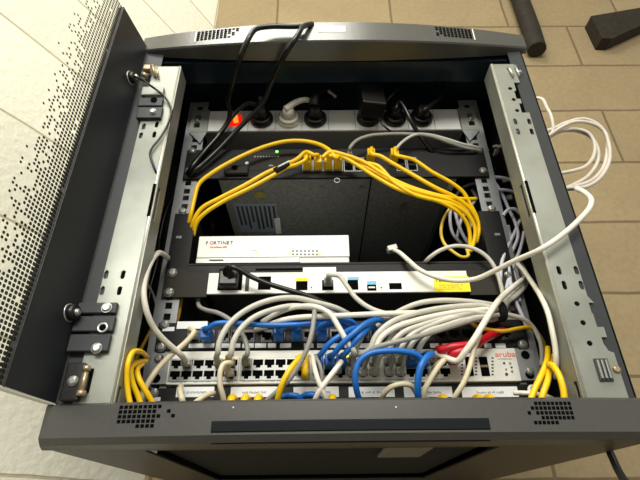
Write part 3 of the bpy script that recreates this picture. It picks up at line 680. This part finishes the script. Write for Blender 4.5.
zs1 = P(345, 350.4).z; zs0 = P(345, 383.5).z
sw = thing('network_switch', 'white 48-port rack switch full of grey, blue and yellow patch plugs', 'network switch', (0, 100, zs0))
obj('case', MB().box((-219, 1, zs0), (219, 230, zs1), 1), M_WHT, sw)
obj('front_panel', MB().box((-219, -3, zs0), (220, 1, zs1), 1.0), M_WHT, sw)
for sx in (-1, 1):
    e = obj('rack_ear', MB().box((sx * 219, -2, zs0 + 1), (sx * 243, 0, zs1 - 2), .4), M_GALD, sw)
    for z in (zs0 + 8, zs1 - 9): obj('ear_hole', MB().cyl((sx * 232, -2.4, z), (sx * 232, -1, z), 5.5), M_PORT, e)
    screw(e, sx * 233, -2, zs1 - (9 if sx < 0 else 30), 5)
x0 = P(176.9, 367).x; pit = 14.05
SWX = [x0 + i * pit + (i // 6) * 4.2 for i in range(24)]
ZU = P(300, 364).z; ZL = P(300, 374.8).z
for g in range(4):
    xa, xb = SWX[g * 6] - 8.2, SWX[g * 6 + 5] + 8.2
    obj('port_bank', MB().box((xa, -4, ZL - 7.5), (xb, -2, ZU + 7.5), .5), M_WHT if g > 1 else M_SIL, sw)
for i in range(24):
    jack(sw, SWX[i], ZU, -4.0, 12.2, 10.2); jack(sw, SWX[i], ZL, -4.0, 12.2, 10.2, flip=False)
for px0, px1 in ((464.5, 474), (478.5, 490)):
    a = P(px0, 357, -3); b = P(px1, 376, -3)
    cg = obj('fibre_cage', MB().box((a.x, -4.2, b.z), (b.x, -2, a.z)), M_PORT, sw)
    obj('cage_divider', MB().box((a.x, -4.8, (a.z + b.z) / 2 - 1.4), (b.x, -4, (a.z + b.z) / 2 + 1.4)), M_GOLD, cg)
for px in (462, 476, 492.5):
    for k in range(6):
        p = P(px, 358 + k * 3.3, -3); obj('cage_mark', MB().box((p.x - 1.3, -3.5, p.z - 1), (p.x + 1.3, -2.8, p.z + .8)), M_INK, sw)
p = P(495.2, 356.8, -3); text('aruba', 'logo', M_ORG, sw, (p.x, -3.1, p.z), 9.5, 1.22)
p = P(498, 359.8, -3); scribble(sw, p.x, -3.1, p.z, 17, 2, M_GINK)
for px, py, m_, r_ in ((504, 363.3, M_INK, 1.5), (510, 363.3, M_YLP, 1.5), (511.5, 367.5, M_INK, 1.3), (506.5, 374.3, M_INK, 1.9), (512, 371.5, M_GRY, 1.4), (506, 369.5, M_GRY, 1.2)):
    p = P(px, py, -3); led(sw, p.x, p.z, -3.2, m_, r_)
for k in range(20):
    i = random.choice([4, 5, 12, 14, 15, 17, 18, 19, 20, 21]); led(sw, SWX[i] + random.choice((-4, 4)), ZU + 7.6, -4.2, random.choice((M_GLED, M_GLED, M_ALED)), 1.3)
for g in range(12):
    x = SWX[g * 2] + 6; scribble(sw, x - 10, -3.1, zs0 + 2.2, 20, 2.2, M_GINK)

zl1 = P(345, 386.0).z; zl0 = 100.0
lp = thing('patch_bay', 'lowest patch panel with long white paper labels, half hidden by the front bezel', 'patch panel', (0, 20, zl0 - 10))
obj('front_panel', MB().box((-241, 0, zl0 - 14), (241, 3, zl1), .6), M_BLK, lp)
for i, (a_, b_) in enumerate(((177, 213.5), (231, 277), (293.5, 339), (348.5, 395), (403.5, 453), (461, 519))):
    s_ = frect(a_, 387, b_, 396.8, -1, 1, M_PAPER, 'name_label', lp)
    p = P((a_ + b_) / 2, 393.6, -1.4); scribble(s_, p.x - 16, -1.2, p.z, 32, 3.2, M_GINK)
screw(lp, -232.5, 0, P(153.8, 393.3).z, 6)
frect(149.5, 397.3, 160, 401, -1.4, 1, M_PAPER, 'end_label', lp)
for i, px in enumerate((184, 203, 222, 233, 246, 259, 272, 291, 308, 332, 345, 362, 376, 390, 412, 428, 442, 455, 477, 488, 505)):
    p = P(px, 400); k_ = obj('keystone_jack', MB().box((p.x - 7, -1.4, 88), (p.x + 7, .4, 104), .6), M_BP, lp)

# ------------------------------------------------------------------ cables
YG = 'yellow patch cables over the appliance'
W = M_GC
def pz(px, py): p = P(px, py, 0); return p.x, p.z
# yellow, left side
def yplug(px, py): return pz(px, py)
x, z = pz(338, 172)
cable('yellow cable arching highest left from the rightmost of four yellow plugs', [(0, x, 487, M_YC, 1)], [(336, 158, -34), (329, 150, -34), (318, 144, -30), (303, 141, -28), (285, 141.5, -26), (262, 147.5, -24), (236, 159, -22), (212, 173, -18), (199, 184, -14), (194, 200, -10), (191, 214, -6), (187, 232, 10)], 3.3, M_YC)
x, z = pz(318, 172)
cable('yellow cable leaving the second yellow plug, upper one through the left tie', [(0, x, 487, M_YC, 1)], [(314, 155, -34), (306, 152, -32), (297, 159, -28), (284, 165.5, -24), (268, 172, -22), (245, 185, -20), (220, 198, -16), (202, 208, -12), (194, 220, -6), (190, 234, 8)], 3.2, M_YC)
x, z = pz(307.5, 172)
cable('yellow cable leaving the leftmost yellow plug, lower one through the left tie', [(0, x, 487, M_YC, 1)], [(305, 160, -30), (298, 164, -28), (286, 168, -24), (272, 176, -22), (250, 188, -20), (224, 201, -16), (205, 213, -12), (197, 222, -6), (193, 236, 6)], 3.2, M_YC)
p0 = P(289, 164, -26); p1 = P(275, 171, -24)
tie = obj('cable_tie', MB().tube([p1 - V((0, 0, 1)), (p0 + p1) / 2, p0], 5.6, n=12), M_VEL, None, 'black and silver tie round two yellow cables above the rating label', 'cable tie')
obj('tie_tag', MB().obox((p0 + p1) / 2 + V((3, -6, 2)), (p0 - p1) * .42, V((0, .6, 0)), V((0, 0, 1.6))), M_SIL, tie)
# yellow, right side
x, z = pz(328, 172)
cable('yellow cable running lowest right from the third yellow plug across the appliance', [(0, x, 487, M_YC, 1)], [(331, 156, -34), (340, 156, -32), (352, 162, -30), (374, 176, -28), (400, 190, -26), (428, 198, -22), (453, 205, -16), (467, 214, -8), (475, 228, 2), (474, 242, 10), (470, 252, 16)], 3.1, M_YC)
x, z = pz(338, 172)
cable('yellow cable beginning at the plug cluster centre and ending straight at right rail', [], [(322, 158, -34), (330, 152, -36), (345, 155, -34), (363, 161.5, -32), (388, 177, -30), (413, 188, -26), (441, 196, -20), (462, 199, -10), (476, 199, 4)], 3.1, M_YC)
x, z = pz(370, 160)
cable('yellow cable from the thick yellow plug beside the metal ports to the right rail', [(0, x, 500, M_YC, 1)], [(372, 154, -34), (380, 156, -34), (392, 163, -32), (413, 175, -28), (434, 187, -24), (458, 199, -14), (472, 211, -4), (479, 226, 6), (476, 243, 14)], 3.2, M_YC)
cable('yellow cable under the thick yellow plug, dropping in at the appliance corner', [], [(368, 163, -26), (378, 166, -30), (395, 183, -30), (415, 195, -26), (440, 202, -20), (459, 213, -10), (468, 226, 2), (470, 242, 12), (468, 256, 20)], 3.0, M_YC)
x, z = pz(402, 160)
cable('yellow cable with white tag running highest along the right side', [(0, P(393, 160).x, 500, M_YC, 1)], [(396, 155, -34), (403, 157, -34), (414, 160, -30), (432, 172, -26), (450, 182, -20), (463, 192, -12), (470, 204, -4), (478, 220, 6), (481, 232, 16)], 3.0, M_YC)
cable('yellow cable squeezed between two others right of the metal ports', [], [(350, 160, -24), (372, 170, -28), (398, 184, -28), (423, 193, -26), (446, 199, -20), (462, 207, -8), (472, 220, 4), (477, 234, 14)], 3.0, M_YC)
cable('yellow cable making a long drooping loop beside the right shelf ear', [], [(462, 203, 6), (452, 207, 14), (444, 218, 16), (441, 232, 14), (444, 243, 10), (452, 251, 6), (462, 257, 4), (468, 256, 8), (466, 247, 20)], 2.4, mat('old_yellow_jacket', (216, 186, 70), .45))
x = P(413, 160).x
# grey arcs in front of the strip
x, _ = pz(349.5, 172)
cable('grey cable arching over the appliance from the metal double port to the right rail', [(0, x, 496, M_GC, 1)], [(350, 148, -32), (356, 141, -32), (368, 136, -32), (388, 134, -30), (410, 134, -28), (430, 136, -26), (448, 142, -22), (462, 147, -14), (476, 150, -8), (486, 156, 12)], 2.7, M_GD)
cable('grey cable rising from the right ports to join the arch under the strip', [], [(392, 158, -14), (397, 148, -26), (405, 140, -28), (416, 134.5, -28), (430, 135, -24), (446, 139, -20), (462, 144, -14), (480, 148, 2), (488, 150, 20)], 2.5, M_GC)
# lilac grey service loop behind the right rail
LG = 'lilac grey cables coiled behind the right rail'
loops = [[(478, 182, 60), (462, 188, 50), (454, 200, 46), (450, 216, 46), (453, 234, 50), (462, 244, 56)],
 [(455, 212, 40), (459, 226, 40), (466, 240, 40), (474, 250, 44)],
 [(494, 177, 60), (504, 178, 60), (513, 181, 66)],
 [(496, 190, 60), (505, 190, 60), (514, 192, 66)],
 [(496, 184, 70), (503, 196, 66), (509, 210, 62), (515, 222, 58), (518, 236, 56), (512, 252, 54)],
 [(503, 216, 50), (508, 210, 50), (514, 209, 50), (520, 213, 54)],
 [(520, 220, 60), (514, 234, 56), (508, 246, 52), (502, 262, 46), (500, 284, 40)],
 [(508, 226, 70), (511, 240, 66), (510, 256, 60), (515, 280, 50), (520, 302, 44)],
 [(524, 232, 60), (520, 250, 56), (512, 268, 50), (506, 290, 44)],
 [(472, 190, 50), (476, 198, 40), (470, 208, 46), (462, 218, 50), (457, 238, 52)],
 [(480, 196, 70), (468, 204, 60), (472, 226, 60), (478, 246, 60)],
 [(500, 224, 60), (504, 246, 56), (508, 262, 50), (512, 290, 44), (528, 330, 40)]]
wd = ['bending left of the appliance corner', 'diagonal below the yellow bunch', 'short top strand entering from the right post', 'second short strand under the topmost', 'sweeping down right of the rail holes', 'small hooked strand beside the rail', 'slanting left down beside the galvanised post', 'long strand down beside the rail', 'outermost strand near the right post', 'crossing behind the yellow bunch', 'innermost curl behind the yellow ends', 'long strand reaching the switch corner']
for l_, d_ in zip(loops, wd):
    if min(p[0] for p in l_) >= 494: l_ = [(p[0], p[1], p[2] - 48) for p in l_]
    cable('lilac grey cable, ' + d_, [], l_, 2.6, M_LC, LG)
# white arc and the big white cable from the wall coil
cable('white cable arching over the right end of the shelf in front of the rail', [], [(424, 264, 10), (429, 258, -10), (440, 250.5, -18), (455, 246, -20), (472, 248, -20), (486, 256, -18), (495, 268, -16), (500, 282, -14), (503, 298, -10), (502, 308, -6)], 2.9, M_GC)
x, z = pz(392, 250)
cl = cable('long white cable from the wall coil over the right post to the appliance underside', [], [V((279, -30, P(566, 189, -30).z - 6)), (572, 188.5, -80), (578, 189.5, -118), (584, 192, -128), (591, 199, -132), (590, 207, -134), (580, 219, -134), (562, 235, -132), (541, 249, -128), (512, 262, -90), (492, 272, -60), (475, 279, -40), (455, 280.5, -30), (436, 277, -24), (420, 270, -20), (408, 260, -16), (400, 253, -8), (394, 250, 6)], 3.2, M_WC)
pb = P(392, 249, 8); obj('plug', MB().obox(pb, V((7, 0, 2)), V((0, 6, 0)), V((-1, 0, 4)), 1), M_CLR, cl)
# coil on the wall right of the cabinet
CG = 'pale cables of the coil on the wall beside the cabinet'
YC_ = 20
coil = [[(520, 108, 50), (538, 98, 30), (547, 108, 10), (552, 120, 4), (551, 134, 10), (546, 142, 20)],
 [(530, 146, 30), (548, 136, 6), (560, 128, -4), (574, 122, -6), (590, 123, -4), (603, 130, 0), (609, 145, 2), (609, 162, 4), (600, 178, 4), (585, 187, 0), (568, 188, -4), (540, 192, 30)],
 [(530, 148, 34), (546, 139, 10), (558, 132, 4), (575, 129, 2), (588, 133, 2), (594, 142, 4), (594, 155, 6), (586, 166, 6), (572, 171, 6), (545, 176, 30)],
 [(530, 150, 40), (548, 137, 12), (562, 131, 6), (578, 131, 6), (591, 137, 8), (598, 150, 10), (597, 163, 10), (588, 176, 8), (577, 183, 4), (562, 189, 0), (540, 194, 30)],
 [(536, 142, 34), (552, 129, 8), (568, 122, 2), (584, 119, 0), (597, 124, 2), (606, 135, 6), (607, 152, 8), (603, 168, 8), (592, 180, 6), (576, 186, 2), (545, 194, 30)]]
dsc = ['single short strand rising above the coil', 'outermost turn', 'innermost turn', 'middle turn', 'turn just inside the outermost']
for l_, d_ in zip(coil, dsc): cable('pale cable of the wall coil, ' + d_, [], [V((278, l_[0][2] + 8, P(*l_[0]).z - 4))] + l_[1:-1] + [V((278, l_[-1][2] + 8, P(*l_[-1]).z - 4))], 3.0, mat('dusty_pale_jacket', (208, 200, 188), .45), CG)
# grey cables from the left
cable('white cable bowing out past the left rail to a switch port', [(1, SWX[1], ZU, M_CLR, 1)], [(168, 258, -10), (163, 254, -40), (158, 253, -62), (152, 260, -80), (146.5, 273, -92), (143.5, 291, -98), (146.5, 311, -92), (154, 328, -76), (163, 339, -62), (173, 348, -48), (180, 354, -38)], 3.5, M_WC)
x_ = PPX[0]
cable('cream cable from the first patch port slanting down left past the rail', [(0, x_, PZc, M_CLR, 1)], [(194, 332, -34), (186, 342, -38), (170, 356, -42), (157, 370, -44), (147, 385, -46), (140, 401, -46), (136, 416, -44)], 3.4, M_CC)
cable('thin dark grey cable inside the left post beside the rail', [], [(147, 284, 10), (152, 292, 10), (156, 304, 10), (158, 318, 14), (162, 340, 20)], 1.8, M_GD)
cable('grey cable falling from under the router ear to a mid-left switch port', [(1, SWX[6], ZU, M_GD, 1)], [(198, 296, 16), (199, 306, 6), (206, 310, -4), (218, 313, -16), (230, 320, -26), (241, 332, -34), (246, 343, -36), (247.5, 354, -36)], 3.0, M_GD)
cable('upper grey arch over the patch panel bending down to the switch left', [(1, SWX[4] - 2, ZU, M_CLR, 1)], [(352, 316, -6), (336, 308, -20), (314, 302, -28), (296, 298, -34), (276, 299, -38), (256, 305, -42), (239, 315, -44), (227, 327, -46), (219.5, 342, -46), (218, 352, -42)], 3.6, M_GC)
cable('second grey arch under the upper one bending down to the switch left', [(1, SWX[5] - 2, ZU, M_CLR, 1)], [(345, 320, -4), (330, 312, -18), (312, 308, -28), (293, 306, -36), (272, 310, -42), (253, 318, -48), (240, 330, -50), (233, 343, -50), (231, 354, -46)], 3.6, M_GC)
cable('grey cable lying level across the blue ones into the right bundle', [], [(256, 330, 0), (266, 326, -18), (282, 320.5, -34), (300, 317.5, -42), (335, 316, -46), (378, 314, -46), (412, 313, -42), (445, 312, -36), (478, 310, -30), (495, 309, -26)], 3.5, M_WC)
cable('grey cable arching then slanting right down to the centre switch ports', [(1, SWX[15], ZU, M_CLR, 1)], [(262, 322, -10), (278, 313, -26), (296, 307, -40), (316, 307, -52), (330, 314, -56), (338, 326, -58), (346, 340, -56), (354, 352, -48)], 3.4, M_WC)
cable('grey cable hanging almost straight down across switch and label row', [], [(315, 306, -40), (314, 318, -60), (312, 332, -62), (307, 349, -60), (298, 367, -54), (286, 383, -48), (272, 396, -40), (262, 405, -30)], 2.9, M_GD)
x, z = pz(328, 285)
cable('grey cable from the plugged router port falling right into the bundle', [(0, x, z, M_GD, 1)], [(331, 275, -34), (339, 276, -36), (347, 286, -38), (356, 298, -40), (370, 308, -42), (388, 314, -42), (410, 317, -40)], 3.1, M_GC)
# right bundle to the strap
BG = 'grey cables of the strapped bundle'
S = [(497, 305, -22), (498, 309, -28), (496, 312, -20), (498, 315, -26), (497, 318, -20), (499, 307, -14), (496, 314, -12)]
def out(i): return [(510, 300 - i, -14 + 2 * i), (521, 291 - i * 1.5, -6 + 4 * i), (527 - i, 280 + i * 2, 6 + 4 * i), (522 - i, 266, 24), (512, 252, 44)]
bund = [
 ('topmost strand of the bundle, arching highest from the black gap', [(372, 330, 0), (388, 318, -16), (404, 309, -26), (420, 303, -30), (440, 300.5, -30), (462, 301, -28), (482, 303, -24), S[0]], None, 3.5, M_GC),
 ('strand from the left third bank sweeping up right, outermost left', [(369, 350, -46), (376, 336, -52), (390, 323, -54), (410, 315, -50), (436, 309, -44), (464, 306, -36), (484, 306, -28), S[1]], (15, 1), 3.5, M_GC),
 ('strand beside the outermost left one', [(374, 352, -50), (381, 338, -56), (394, 328, -56), (414, 321, -52), (440, 315, -44), (466, 311, -36), S[2]], (16, 1), 3.4, M_WC),
 ('darker strand lying flat across the others', [(372, 350, -54), (384, 345, -62), (404, 340, -64), (430, 333, -58), (456, 325, -48), (478, 319, -36), S[3]], (16, -1), 3.0, M_GD),
 ('strand rising from the third bank centre', [(388, 352, -46), (393, 342, -52), (404, 332, -54), (422, 325, -50), (446, 318, -42), (470, 313, -34), S[5]], (17, 1), 3.3, M_GC),
 ('strand rising steeply from the fourth bank start', [(399, 352, -44), (405, 341, -50), (416, 331, -50), (434, 323, -46), (458, 316, -38), S[6]], (18, 1), 3.3, M_WC),
 ('strand rising from the fourth bank second port', [(408, 351, -44), (414, 341, -48), (426, 332, -48), (444, 326, -44), (464, 320, -36), S[4]], (19, 1), 3.3, M_GC),
 ('strand rising from the fourth bank third port', [(418, 350, -40), (424, 340, -44), (432, 332, -44), (448, 326, -40), (470, 318, -32), S[3]], (20, 1), 3.3, M_GC),
 ('short steep strand under the dark flat one', [(382, 352, -42), (392, 336, -44), (404, 322, -40), (420, 314, -34), (446, 308, -28), (476, 306, -22), S[0]], (17, -1), 3.1, M_GC)]
for i, (d_, pts_, pl, r_, m_) in enumerate(bund):
    plugs = [(0, SWX[pl[0]], ZU if pl[1] > 0 else ZL, M_CLR, 1)] if pl else []
    cable('grey bundle cable, ' + d_, plugs, pts_ + out(i % 5), r_, m_, BG)
a = P(494, 312, -20); b = P(501, 311, -18)
d_ = (b - a).normalized()
obj('cable_strap', MB().tube([a, (a + b) / 2, b], 14.5, n=20, rfun=lambda t: 1.0), M_VEL, None, 'black hook-and-loop strap holding the grey bundle beside the right rail', 'cable strap')
cable('white cable leaving the strap right and dropping beside the right post', [], [(516, 262, 10), (524, 271, -20), (533, 284, -60), (541, 297, -88), (548, 313, -98), (552, 330, -98), (555, 346, -94), (556, 360, -88), (556, 378, -70)], 3.0, M_WC)
cable('white cable from the strap slanting down left across the red plugs', [(1, SWX[22], ZU + 2, M_CLR, 1)], [(528, 276, 4), (512, 288, -20), (500, 299, -40), (492, 310, -52), (484, 323, -58), (475, 338, -60), (465, 352, -54), (457, 361, -44)], 3.8, M_WC)
cable('grey cable crossing under that white one down to the label row', [], [(480, 335, -44), (474, 349, -52), (470, 366, -52), (464, 382, -50), (456, 395, -44), (450, 406, -34)], 3.0, M_CC)
cable('cream cable arcing from the last copper port to the label row', [(0, SWX[22] - 3, ZL, M_CLR, 1)], [(444, 360, -42), (438, 367, -50), (431, 378, -52), (425, 389, -50), (423, 398, -44), (422, 408, -34)], 3.2, M_CC)
cable('short white arch in the label row between two white labels', [], [(381, 404, -16), (384, 394, -34), (391, 387, -42), (402, 384, -44), (411, 385.5, -40), (417, 393, -30), (428, 400, -16)], 3.2, M_CC)
cable('white cable slanting left down from under the blue centre plugs', [(0, SWX[14] - 4, ZL + 3, M_CLR, 1)], [(341, 362, -40), (336, 369, -46), (326, 382, -50), (318, 394, -46), (312, 408, -34)], 3.2, M_WC)
cable('white cable steeply down right of the yellow switch plug', [(0, SWX[11] + 2, ZU, M_CLR, 1)], [(311.5, 355, -38), (314, 366, -46), (318, 380, -50), (324, 394, -46), (330, 408, -34)], 3.0, M_WC)
cable('grey cable beside that, hooked from the switch to its left foot', [(0, SWX[12], ZU, M_CLR, 1)], [(316, 357, -36), (320, 366, -40), (322, 378, -38), (322, 392, -30)], 2.4, M_GD)
cable('white cable hooping down from the left switch ports across the labels', [(0, SWX[5] - 2, ZL + 1, M_CLR, 1)], [(231, 363, -40), (224, 364, -46), (220.5, 371, -48), (220, 384, -46), (223, 397, -40), (225, 408, -30)], 3.2, M_CC)
cable('white cable lying in the bottom right corner on the bezel edge', [], [(514, 393, -26), (524, 393, -34), (536, 394, -38), (548, 397, -40), (558, 402, -36)], 2.8, M_WC)
cable('short white loop beside the right switch ear above the bezel', [], [(534, 386, -10), (530, 387, -20), (529.5, 392, -26), (533, 397, -28)], 2.0, M_WC)
cable('white plug end rising at the far left of the label row', [], [(181, 386, -10), (180, 391, -22), (182, 399, -30), (184, 408, -20)], 3.6, M_CC)
cable('cream cable leaving left of the second white label', [], [(214, 393, -14), (207, 395, -24), (199, 400, -30), (190, 407, -26)], 3.2, M_CC)
for col_, d_ in ((15, 'below the slanting white cables'), (18, 'left of the low blue arch top'), (19, 'under the middle of the low blue arch')):
    cable('short grey plugged cable in lower ports, ' + d_, [(0, SWX[col_], ZL, M_CLR, 1)], [V((SWX[col_] + 2, -38, ZL + 12)), V((SWX[col_] + 8, -44, ZL + 26)), V((SWX[col_] + 18, -44, ZL + 42)), V((SWX[col_] + 34, -34, ZL + 58)), V((SWX[col_] + 52, -16, ZL + 68))], 2.7, M_GD)
# blue
BL = M_BC
cable('long blue cable level along the patch panel from its first blue plug', [(0, PPX[1], PZc, BL, 1)], [(209, 328, -34), (215, 324, -38), (232, 323, -38), (262, 325, -38), (290, 325, -38), (316, 322.5, -38), (336, 320, -36), (352, 322, -26), (360, 330, -10)], 3.4, BL)
cable('second long blue cable just under the first, from the second blue plug', [(0, PPX[6], PZc, BL, 1)], [(281, 329, -34), (288, 325, -36), (302, 324, -34), (322, 326, -30), (340, 324, -26), (352, 330, -12)], 3.0, BL)
cable('blue cable from the third blue patch plug bowing right', [(0, PPX[7], PZc, BL, 1)], [(298, 328, -34), (306, 323, -36), (320, 321, -34), (338, 325, -24), (346, 332, -10)], 3.0, BL)
cable('blue cable from the fourth blue patch plug bowing right', [(0, PPX[9], PZc, BL, 1)], [(316, 330, -32), (320, 325, -38), (332, 321, -40), (346, 321, -36), (356, 326, -22), (362, 334, -8)], 3.0, BL)
cable('left one of three blue cables rising right from the centre switch ports', [(0, SWX[12] + 1, ZU, BL, 1)], [(322, 353, -44), (329, 344, -52), (341, 335, -54), (352, 329, -44), (360, 328, -28), (366, 334, -10)], 3.3, BL)
cable('middle one of three blue cables rising right from the centre switch ports', [(0, SWX[13] + 1, ZU, BL, 1)], [(334, 354, -46), (341, 345, -56), (354, 333, -60), (367, 323, -56), (378, 320, -44), (385, 323, -28), (387, 331, -8)], 3.5, BL)
cable('right one of three blue cables rising right from the centre switch ports', [(0, SWX[14] + 1, ZU, BL, 1)], [(345, 354, -46), (352, 345, -54), (361, 335, -56), (369, 328, -46), (374, 327, -28), (376, 333, -8)], 3.5, BL)
cable('blue cable looping in a low arch over the fourth bank to the label row', [(0, SWX[20], ZU + 1, BL, 1)], [(424, 362, -52), (417, 355, -58), (404, 351.5, -62), (386, 351, -64), (369, 354, -64), (359, 362, -62), (355.5, 373, -60), (356, 387, -54), (360, 402, -40)], 3.6, BL)
cable('blue cable bending straight down right of the low blue arch', [(0, SWX[21], ZU, BL, 1)], [(432, 354, -50), (427, 357, -62), (421, 366, -66), (418, 380, -62), (418, 394, -54), (419, 406, -40)], 3.9, BL)
cable('short blue plug end left in the middle of the label row', [], [(283, 397, -18), (290, 395.5, -26), (297, 396, -26), (302, 402, -18)], 3.4, BL)
cable('short blue plug end right in the middle of the label row', [], [(302, 396.5, -20), (309, 394.5, -28), (317, 396, -28), (322, 402, -20)], 3.4, BL)
# red
cable('upper red cable from the red plug pair running right behind white ones', [(0, P(437, 354).x, P(437, 356).z, M_RC, 1)], [(441, 350, -36), (452, 347, -42), (468, 345, -42), (482, 340, -34), (492, 334, -22), (503, 330, -4)], 4.8, M_RC)
cable('lower red cable with the fatter plug beside the upper red one', [(0, P(451, 358).x, P(451, 359).z, M_RC, 1)], [(452, 354, -38), (462, 351, -42), (474, 346, -36), (486, 338, -26), (498, 332, -10)], 5.2, M_RC)
# yellow, low
cable('ochre cable along the patch panel right end, curving down the rail', [], [(469, 321, -12), (476, 326, -18), (488, 329.5, -22), (504, 331, -22), (518, 328.5, -20), (530, 328, -14), (539, 335, -8), (545, 347, -4), (547, 362, 0)], 2.6, mat('ochre_jacket', (206, 160, 20), .45))
cable('thin grey cable beside the ochre one down the right rail', [], [(502, 314, -22), (512, 315.5, -20), (523, 319, -18), (532, 326, -14), (539, 338, -12), (542, 350, -8), (542, 366, 0)], 3.0, M_GC)
for pts_, d_ in (([(548, 348, -50), (547, 361, -66), (541, 376, -72), (534, 391, -74), (529, 405, -74)], 'left'), ([(552, 356, -56), (550, 369, -70), (547, 383, -80), (543, 394, -82), (540, 406, -80)], 'middle'), ([(547, 364, -66), (553, 366, -86), (559, 375, -94), (563, 388, -95), (565, 404, -93)], 'right')):
    cable('thick yellow cable at the lower right corner, %s of the three' % d_, [], pts_, 3.4, M_YC)
for pts_, d_, r_ in (([(147, 357, -40), (140, 351.5, -80), (132, 353, -102), (128, 364, -106), (127, 378, -102), (128, 392, -98), (131, 408, -94)], 'leftmost of the three, arching at its top', 2.9),
        ([(146, 361, -50), (136, 363, -78), (130.5, 370, -94), (133, 384, -90), (138, 396, -84), (142, 408, -80)], 'middle of the three', 3.1), ([(142, 364, -60), (137, 370, -78), (139, 379, -82), (145, 390, -78), (151, 400, -72), (156, 410, -66)], 'rightmost of the three', 3.1)):
    cable('yellow cable at lower left, ' + d_, [], pts_, r_, M_YC)
cable('thin ochre cable slanting behind the left rail above the yellow three', [], [(156, 318, 40), (150, 332, 36), (142, 347, 30), (136, 360, 24), (134, 372, 20)], 2.4, mat('ochre_jacket', (206, 160, 20), .45))
cable('ochre cable going down behind the left router ear', [], [(192, 236, 20), (189, 262, 20), (183, 290, 20), (178, 318, 20), (174, 330, 24)], 2.4, mat('ochre_jacket', (206, 160, 20), .45))
cable('yellow cable with white boot dropping in front of the switch left half', [], [(306, 356, -16), (302, 357, -34), (296, 362, -46), (289, 371, -52), (283, 382, -52), (279, 394, -46), (276, 408, -34)], 3.4, M_YC)
yp = cable('short yellow cable standing out of the switch between grey slanting ones', [(0, SWX[11] - 3, ZU - 1, M_YC, 1)], [(305, 357, -36), (305, 362, -46), (305, 372, -46), (305, 378, -36)], 4.0, M_YC)
for i, px in enumerate((233, 246, 259, 332, 442, 477, 488)):
    lb = ['first', 'second', 'third'][i] + ' yellow plug under the second white label from the left' if i < 3 else ['yellow plug under the third white label', 'yellow plug under the fifth white label', 'left yellow plug below the rightmost white label', 'right yellow plug below the rightmost white label'][i - 3]
    x, z = pz(px, 399); p = P(px, 398.5, -16)
    o = obj('patch_plug', MB().tube([V((p.x, -1, p.z - 4)), V((p.x, -14, p.z)), V((p.x, -26, p.z - 3)), V((p.x, -34, p.z - 16))], 6.0, rfun=lambda t: 1 - .3 * t), M_YC, None, lb, 'plug', 'yellow plugs in the lowest panel')

# ------------------------------------------------------------------ things high on the wall
a = P(528, 50, 400); b = P(546, 50, 400)
obj('iron_post', MB().tube([V(((a.x + b.x) / 2, 400, a.z)), V(((a.x + b.x) / 2 + 4, 400, a.z + 120)), V(((a.x + b.x) / 2 - 2, 400, 2098))], (b.x - a.x) / 2, n=14), M_RUST, None, 'dark rusty iron post ending on the tan wall above the cabinet', 'post')
q = [P(591, 16, 385), P(602, 38, 385), P(612, 38.5, 385), P(648, 22, 385), P(655, 5, 385)]
q2 = [(p.x, p.z) for p in q]
obj('angle_bracket', MB().plate(q2, [], lambda u, v, d: V((u, 385 + d, v)), 44), M_RUST, None, 'dark slanted iron bracket on the tan wall near the upper right corner', 'bracket')

tubeobj('hanging_cable', [V((288, -30, 62)), V((290, -34, 40)), V((300, -38, 10)), V((303, -36, -60)), V((306, -30, -400))], 4, M_CORD, label='black cord hanging under the bottom right corner of the cabinet', cat='power cord')
